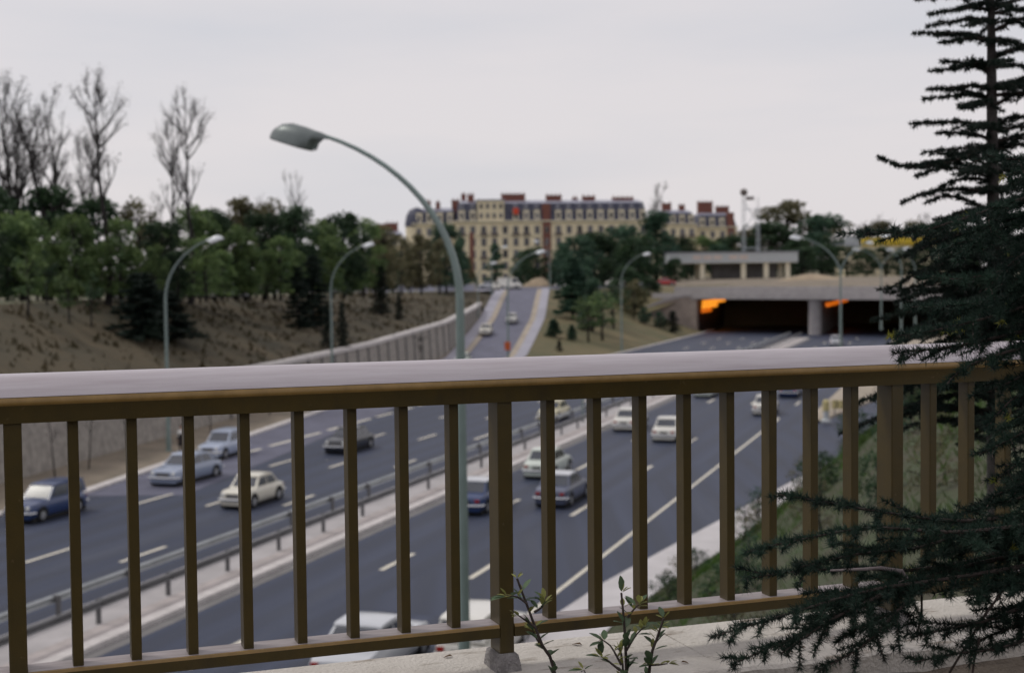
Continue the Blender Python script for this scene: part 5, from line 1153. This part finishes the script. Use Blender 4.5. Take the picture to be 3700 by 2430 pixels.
def cedar_far():
    dep = 9.2; b = wp(3598, 900, dep); org = Vector((b.x, dep, 7.0))
    t = thing('cedar_tree', 'slim dark young cedar growing just beyond the railing against the sky', 'cedar', org)
    top = wp(3580, -260, dep)
    mb = MB(); mb.tube([Vector((0, 0, -.3)), wp(3600, 1900, dep) - org, wp(3592, 1000, dep) - org, wp(3583, 300, dep) - org, top - org], [.075, .06, .043, .032, .012], 10); mb.build('trunk', M['barkc'], t, True)
    rr_ = random.Random(77); tot = 0; kk = 0
    y = -230
    spec = {}
    while y < 1560:
        f = (y + 260) / 1800
        for side in (-1, 1):
            for _ in range(rr_.choice((1, 2, 2, 3))):
                L = (215 + 130 * f) * rr_.uniform(.55, 1.2); base = 3590
                yy_ = y + rr_.uniform(-40, 40); dd = rr_.uniform(-.55, .55) * (L / 500)
                rise = rr_.uniform(-110, 60)
                path = [(base, yy_ + 25, dep), (base + side * L * .35, yy_ + rise * .2 + 5, dep + dd * .4), (base + side * L * .7, yy_ + rise * .4 + 8, dep + dd * .8), (base + side * L, yy_ + rise * .5 + (14 if f < .5 else 45), dep + dd)]
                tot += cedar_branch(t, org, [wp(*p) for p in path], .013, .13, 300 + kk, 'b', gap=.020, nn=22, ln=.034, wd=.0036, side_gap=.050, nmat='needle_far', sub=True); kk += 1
        # towards and away from the camera
        for sg in (-1, 1):
            L = (.35 + .55 * f) * rr_.uniform(.6, 1.1); lat = rr_.uniform(-130, 130)
            path = [(3590, y + 30, dep), (3590 + lat * .5, y + 22, dep + sg * L * .5), (3590 + lat, y + 40, dep + sg * L)]
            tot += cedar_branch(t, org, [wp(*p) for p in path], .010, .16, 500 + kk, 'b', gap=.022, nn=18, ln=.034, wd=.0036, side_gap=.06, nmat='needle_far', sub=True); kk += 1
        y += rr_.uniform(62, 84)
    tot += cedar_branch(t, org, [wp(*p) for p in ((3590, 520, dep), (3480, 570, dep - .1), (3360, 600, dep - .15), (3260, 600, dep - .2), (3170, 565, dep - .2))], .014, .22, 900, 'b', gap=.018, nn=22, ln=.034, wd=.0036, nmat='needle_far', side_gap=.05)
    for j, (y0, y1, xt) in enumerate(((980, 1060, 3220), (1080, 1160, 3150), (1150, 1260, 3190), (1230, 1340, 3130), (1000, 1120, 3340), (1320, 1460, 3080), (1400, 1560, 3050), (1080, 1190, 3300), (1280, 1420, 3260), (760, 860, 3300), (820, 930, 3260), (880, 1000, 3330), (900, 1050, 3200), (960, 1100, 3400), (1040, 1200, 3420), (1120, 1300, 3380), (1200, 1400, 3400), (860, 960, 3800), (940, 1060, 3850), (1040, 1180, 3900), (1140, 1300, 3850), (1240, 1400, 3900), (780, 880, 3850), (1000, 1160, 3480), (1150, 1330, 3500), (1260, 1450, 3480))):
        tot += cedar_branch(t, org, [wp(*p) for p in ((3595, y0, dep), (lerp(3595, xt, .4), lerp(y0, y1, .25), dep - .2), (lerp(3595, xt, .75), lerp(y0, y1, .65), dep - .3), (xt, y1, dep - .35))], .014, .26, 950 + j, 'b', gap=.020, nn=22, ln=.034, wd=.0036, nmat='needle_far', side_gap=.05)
    return tot
n2 = cedar_far()
print('rosettes', n1, n2)

# ================================================================== COTONEASTER SHRUB
def shrub():
    org = gp(2190, 2480, ZC - .1); org = R0 + ru * 2.0 + rn * .42; org = Vector((org.x, org.y, ZC - .1))
    t = thing('cotoneaster_shrub', 'small leafy shrub with upright dark stems sprouting before the railing', 'shrub', org)
    lm = MB(); L = 1.0
    ring = [(0, 0, 0), (.28, .22, .05), (.6, .26, .06), (.88, .12, .02), (1, 0, -.03), (.88, -.12, .02), (.6, -.26, .06), (.28, -.22, .05)]
    mid = [(.3, 0, -.01), (.6, 0, -.005), (.85, 0, -.02)]
    lm.add([(x, y, z) for x, y, z in ring] + mid, [(0, 8, 1), (1, 8, 9, 2), (2, 9, 10, 3), (3, 10, 4), (0, 7, 8), (7, 6, 9, 8), (6, 5, 10, 9), (5, 4, 10)])
    lme = lm.mesh('leaf', True); lme.materials.append(M['shrub_leaf']); lme2 = lme.copy(); lme2.materials.clear(); lme2.materials.append(M['shrub_new'])
    d0 = 4.32; rr_ = random.Random(3)
    S = [((2035, 2480), (2000, 2410), (1960, 2330), (1925, 2240), (1895, 2160), (1868, 2088)), ((2268, 2480), (2262, 2380), (2255, 2250), (2245, 2140)), ((2320, 2480), (2350, 2390), (2372, 2310), (2398, 2232)), ((2258, 2480), (2250, 2400), (2238, 2345)),
         ((2245, 2400), (2205, 2330), (2165, 2305)), ((2262, 2350), (2300, 2290), (2330, 2262)), ((2240, 2420), (2190, 2380), (2170, 2370)), ((2258, 2240), (2290, 2200), (2310, 2180)), ((2345, 2400), (2380, 2400), (2412, 2395)), ((2140, 2480), (2120, 2440), (2100, 2425)), ((1935, 2265), (1900, 2240), (1850, 2205)), ((1905, 2180), (1870, 2155), (1830, 2150)), ((1955, 2330), (1930, 2290), (1925, 2265)), ((1930, 2210), (1960, 2190), (1968, 2165))]
    for i, st in enumerate(S):
        dz = rr_.uniform(-.05, .05) * (i > 3); pts = [wp(x, y, d0 + dz) - org for x, y in st]
        if i < 4 or i == 9: pts[0].z = min(pts[0].z, .02) - .03
        q = catmull(pts, .02); n = len(q); r0 = .0075 if i < 3 else .0042
        mb = MB(); mb.tube(q, [lerp(r0,   .0016 if i > 3 else .0036, k / (n - 1)) for k in range(n)], 6); b = mb.build('stem', M['twig'], t, True)
        k = 2 if i < 3 else 1
        while k < n:
            d = (q[min(n - 1, k + 1)] - q[k - 1]).normalized()
            for _ in range(2 if k < n - 2 else 4):
                new = rr_.random() < (.25 + .55 * (k > n - 4))
                v = (d * rr_.uniform(.1, .7) + Vector((rr_.uniform(-1, 1), rr_.uniform(-.6, .6), rr_.uniform(-.25, .6)))).normalized()
                o = link('leaf', lme2 if new else lme, None, t); o.location = q[k] + v * .004
                s_ = rr_.uniform(.022, .034) if new else rr_.uniform(.032, .052); o.scale = (s_, s_ * rr_.uniform(.8, 1.15), s_)
                o.rotation_mode = 'QUATERNION'; qq = v.to_track_quat('X', 'Z'); o.rotation_quaternion = qq @ Vector((1, 0, 0)).rotation_difference(Vector((1, 0, 0)))
            k += rr_.choice((1, 1, 2))
shrub()

# ================================================================== GRASS AND SHRUBS ON THE RIGHT BANK
def bank_pt(i, f, d):
    a = SP[i].lerp(SP[i + 1], f); e = (SP[i + 1] - SP[i]).normalized()
    prof = [(2.25, .12), (3.2, .5), (6.0, 2.9), (9.0, 5.6), (11.6, 7.6), (14, 8.3), (26, 8.4)]
    return Vector((a.x + e.y * d, a.y - e.x * d, interp(prof, d)))
def bank_grass():
    P = []; S = []
    for k in range(24000):
        i = random.randint(3, 9); P.append(bank_pt(i, random.random(), 2.3 + 12 * random.random() ** 1.1)); S.append(1.0)
    while len(P) < 70000:                      # denser where the bank comes close to the railing
        i = random.choice((0, 1, 1, 2, 2, 3, 3, 4, 5)); p = bank_pt(i, random.random(), random.uniform(2.4, 22))
        n_ = (p - R0).dot(-rn)
        if n_ > .5 and -3 < p.x < 30: P.append(p); S.append(.55)
    P = np.array([tuple(p) for p in P]); S = np.array(S)[:, None]; n = len(P)
    a = rng.random(n) * 6.283; h = (.10 + .24 * rng.random(n))[:, None] * S; w_ = np.stack([np.cos(a), np.sin(a), 0 * a], 1) * .035 * S
    lean = rng.normal(size=(n, 3)) * .12; lean[:, 2] = 0; up = np.array([0, 0, 1.0])
    V = np.stack([P - w_ - up * .08, P + w_ - up * .08, P + lean + up * h], 1).reshape(-1, 3)
    me = np_mesh('grass_blades', V, np.arange(n * 3).reshape(-1, 3), 3); me.materials.append(M['blade'])
    tag(link('grass_tufts', me), 'rough green grass covering the right bank', 'grass', None, 'stuff')
M['blade'] = leaf_mat('grass_blade', (0.075, 0.155, 0.028), (0.050, 0.072, 0.024), 0.0, .35)
bank_grass()
proto_broad('bush1', 61, M['leafB'], 2, 1.3, trunk=.05, base=.02, n_cl=26, per=420, size=.055); proto_broad('bush2', 62, M['leafC'], 2, 1.2, trunk=.05, base=.02, n_cl=22, per=330, size=.05); proto_broad('bush3', 63, M['leafD'], 2, 1.1, trunk=.05, base=.02, n_cl=22, per=330, size=.055)
for k, (i, f, d, h, key) in enumerate(((1, .62, 9.2, .9, 'bush2'), (1, .75, 8.6, 1.0, 'bush1'), (1, .85, 9.6, 1.0, 'bush2'), (1, .95, 8.0, .9, 'bush3'), (2, .3, 8.8, 1.1, 'bush1'), (2, .6, 8.2, 1.1, 'bush2'), (1, .8, 10.6, .9, 'bush1'), (1, .92, 11.2, 1.0, 'bush2'), (2, .2, 10.5, 1.1, 'bush3'), (2, .7, 10.4, 1.2, 'bush1'), (1, .7, 11.5, .8, 'bush2'), (2, .4, 12.5, 1.2, 'bush2'), (3, .5, 8.6, 1.2, 'bush1'), (3, .2, 10.0, 1.2, 'bush2'), (6, .1, 5.0, 1.6, 'bush2'), (6, .4, 6.5, 1.8, 'bush1'), (6, .7, 5.5, 1.5, 'bush3'), (7, .1, 6.0, 1.8, 'bush2'), (7, .4, 8.0, 2.0, 'bush1'), (7, .5, 10.5, 2.2, 'bush2'), (5, .6, 10.5, 1.6, 'bush1'), (5, .9, 11.5, 1.8, 'bush2'), (4, .6, 9.5, 1.4, 'bush1'), (4, .9, 10.8, 1.5, 'bush2'), (6, .9, 12, 2.0, 'bush1'), (3, .1, 4.0, 1.1, 'bush2'), (3, .7, 3.6, 1.0, 'bush1'), (4, .5, 4.6, 1.3, 'bush2'), (4, .9, 3.4, .8, 'bush3'), (5, .3, 5.0, 1.2, 'bush1'), (3, .3, 6.0, 1.3, 'bush3'), (5, .9, 6.2, 1.2, 'bush2'), (3, .9, 5.6, 1.0, 'bush2'), (6, .2, 7.5, 1.5, 'bush1'), (6, .5, 8.6, 1.6, 'bush2'), (6, .8, 9.4, 1.6, 'bush1'), (7, .2, 9.0, 1.4, 'bush3'), (5, .4, 8.0, 1.2, 'bush2'), (2, .8, 4.2, 1.0, 'bush1'), (2, .95, 6.0, 1.1, 'bush2'))):
    p = bank_pt(i, f, d); tree(key, p - Vector((0, 0, .05)), h, {'bush1': 'low dark green bush on the grassy bank', 'bush2': 'low brownish bush on the grassy bank', 'bush3': 'low blue-green bush on the grassy bank'}[key], 'bushes on the right bank', name='bush', cat='bush')

def bank_weeds():
    P = []
    for k in range(2200):
        y = random.uniform(70, 235); f = random.random() ** .8
        if y < 212: a = WX(y) - .3; za = WZ(y)
        else: a = rl(y) - 3.0; za = rz(y) + .1
        b_ = interp(EX, y); P.append((lerp(a, b_, f), y, lerp(za, zplat_left(y), f)))
    P = np.array(P); n = len(P); a = rng.random(n) * 6.283; h = (.15 + .45 * rng.random(n) ** 2)[:, None]; w_ = np.stack([np.cos(a), np.sin(a), 0 * a], 1) * (.10 + .25 * rng.random(n))[:, None]
    lean = rng.normal(size=(n, 3)) * .15; lean[:, 2] = 0; up = np.array([0, 0, 1.0])
    V = np.stack([P - w_ - up * .1, P + w_ - up * .1, P + lean + up * h], 1).reshape(-1, 3)
    me = np_mesh('weeds', V, np.arange(n * 3).reshape(-1, 3), 3); me.materials.append(M['weed'])
    tag(link('dry_weeds', me), 'dry weeds and grass tufts over the brown left embankment', 'weeds', None, 'stuff')
M['weed'] = leaf_mat('dry_weed', (0.080, 0.062, 0.035), (0.058, 0.054, 0.030), 0.0, .22)
bank_weeds()

for i, (x, y, h, key, lab) in enumerate(((-5.5, -3.6, 5.6, 'conif2', 'unseen broad dark conifer added behind the viewpoint for shade, the outermost'), (-2.6, -4.4, 6.2, 'conif1', 'unseen tall dark conifer added behind the viewpoint for shade'), (.4, -4.0, 5.4, 'conif2', 'unseen broad dark conifer added for shade in the middle behind the viewpoint'), (3.2, -4.4, 6.0, 'conif1', 'unseen tall dark conifer added for shade beside the broad one behind the viewpoint'), (5.8, -3.2, 5.4, 'conif2', 'unseen broad dark conifer added for shade at the end near the cedars'))):  # unseen conifers added behind the camera to darken the railing's front faces
    tree(key, Vector((x, y, 8.2)), h, lab, 'unseen conifers added to shade the railing', sx=1.25)
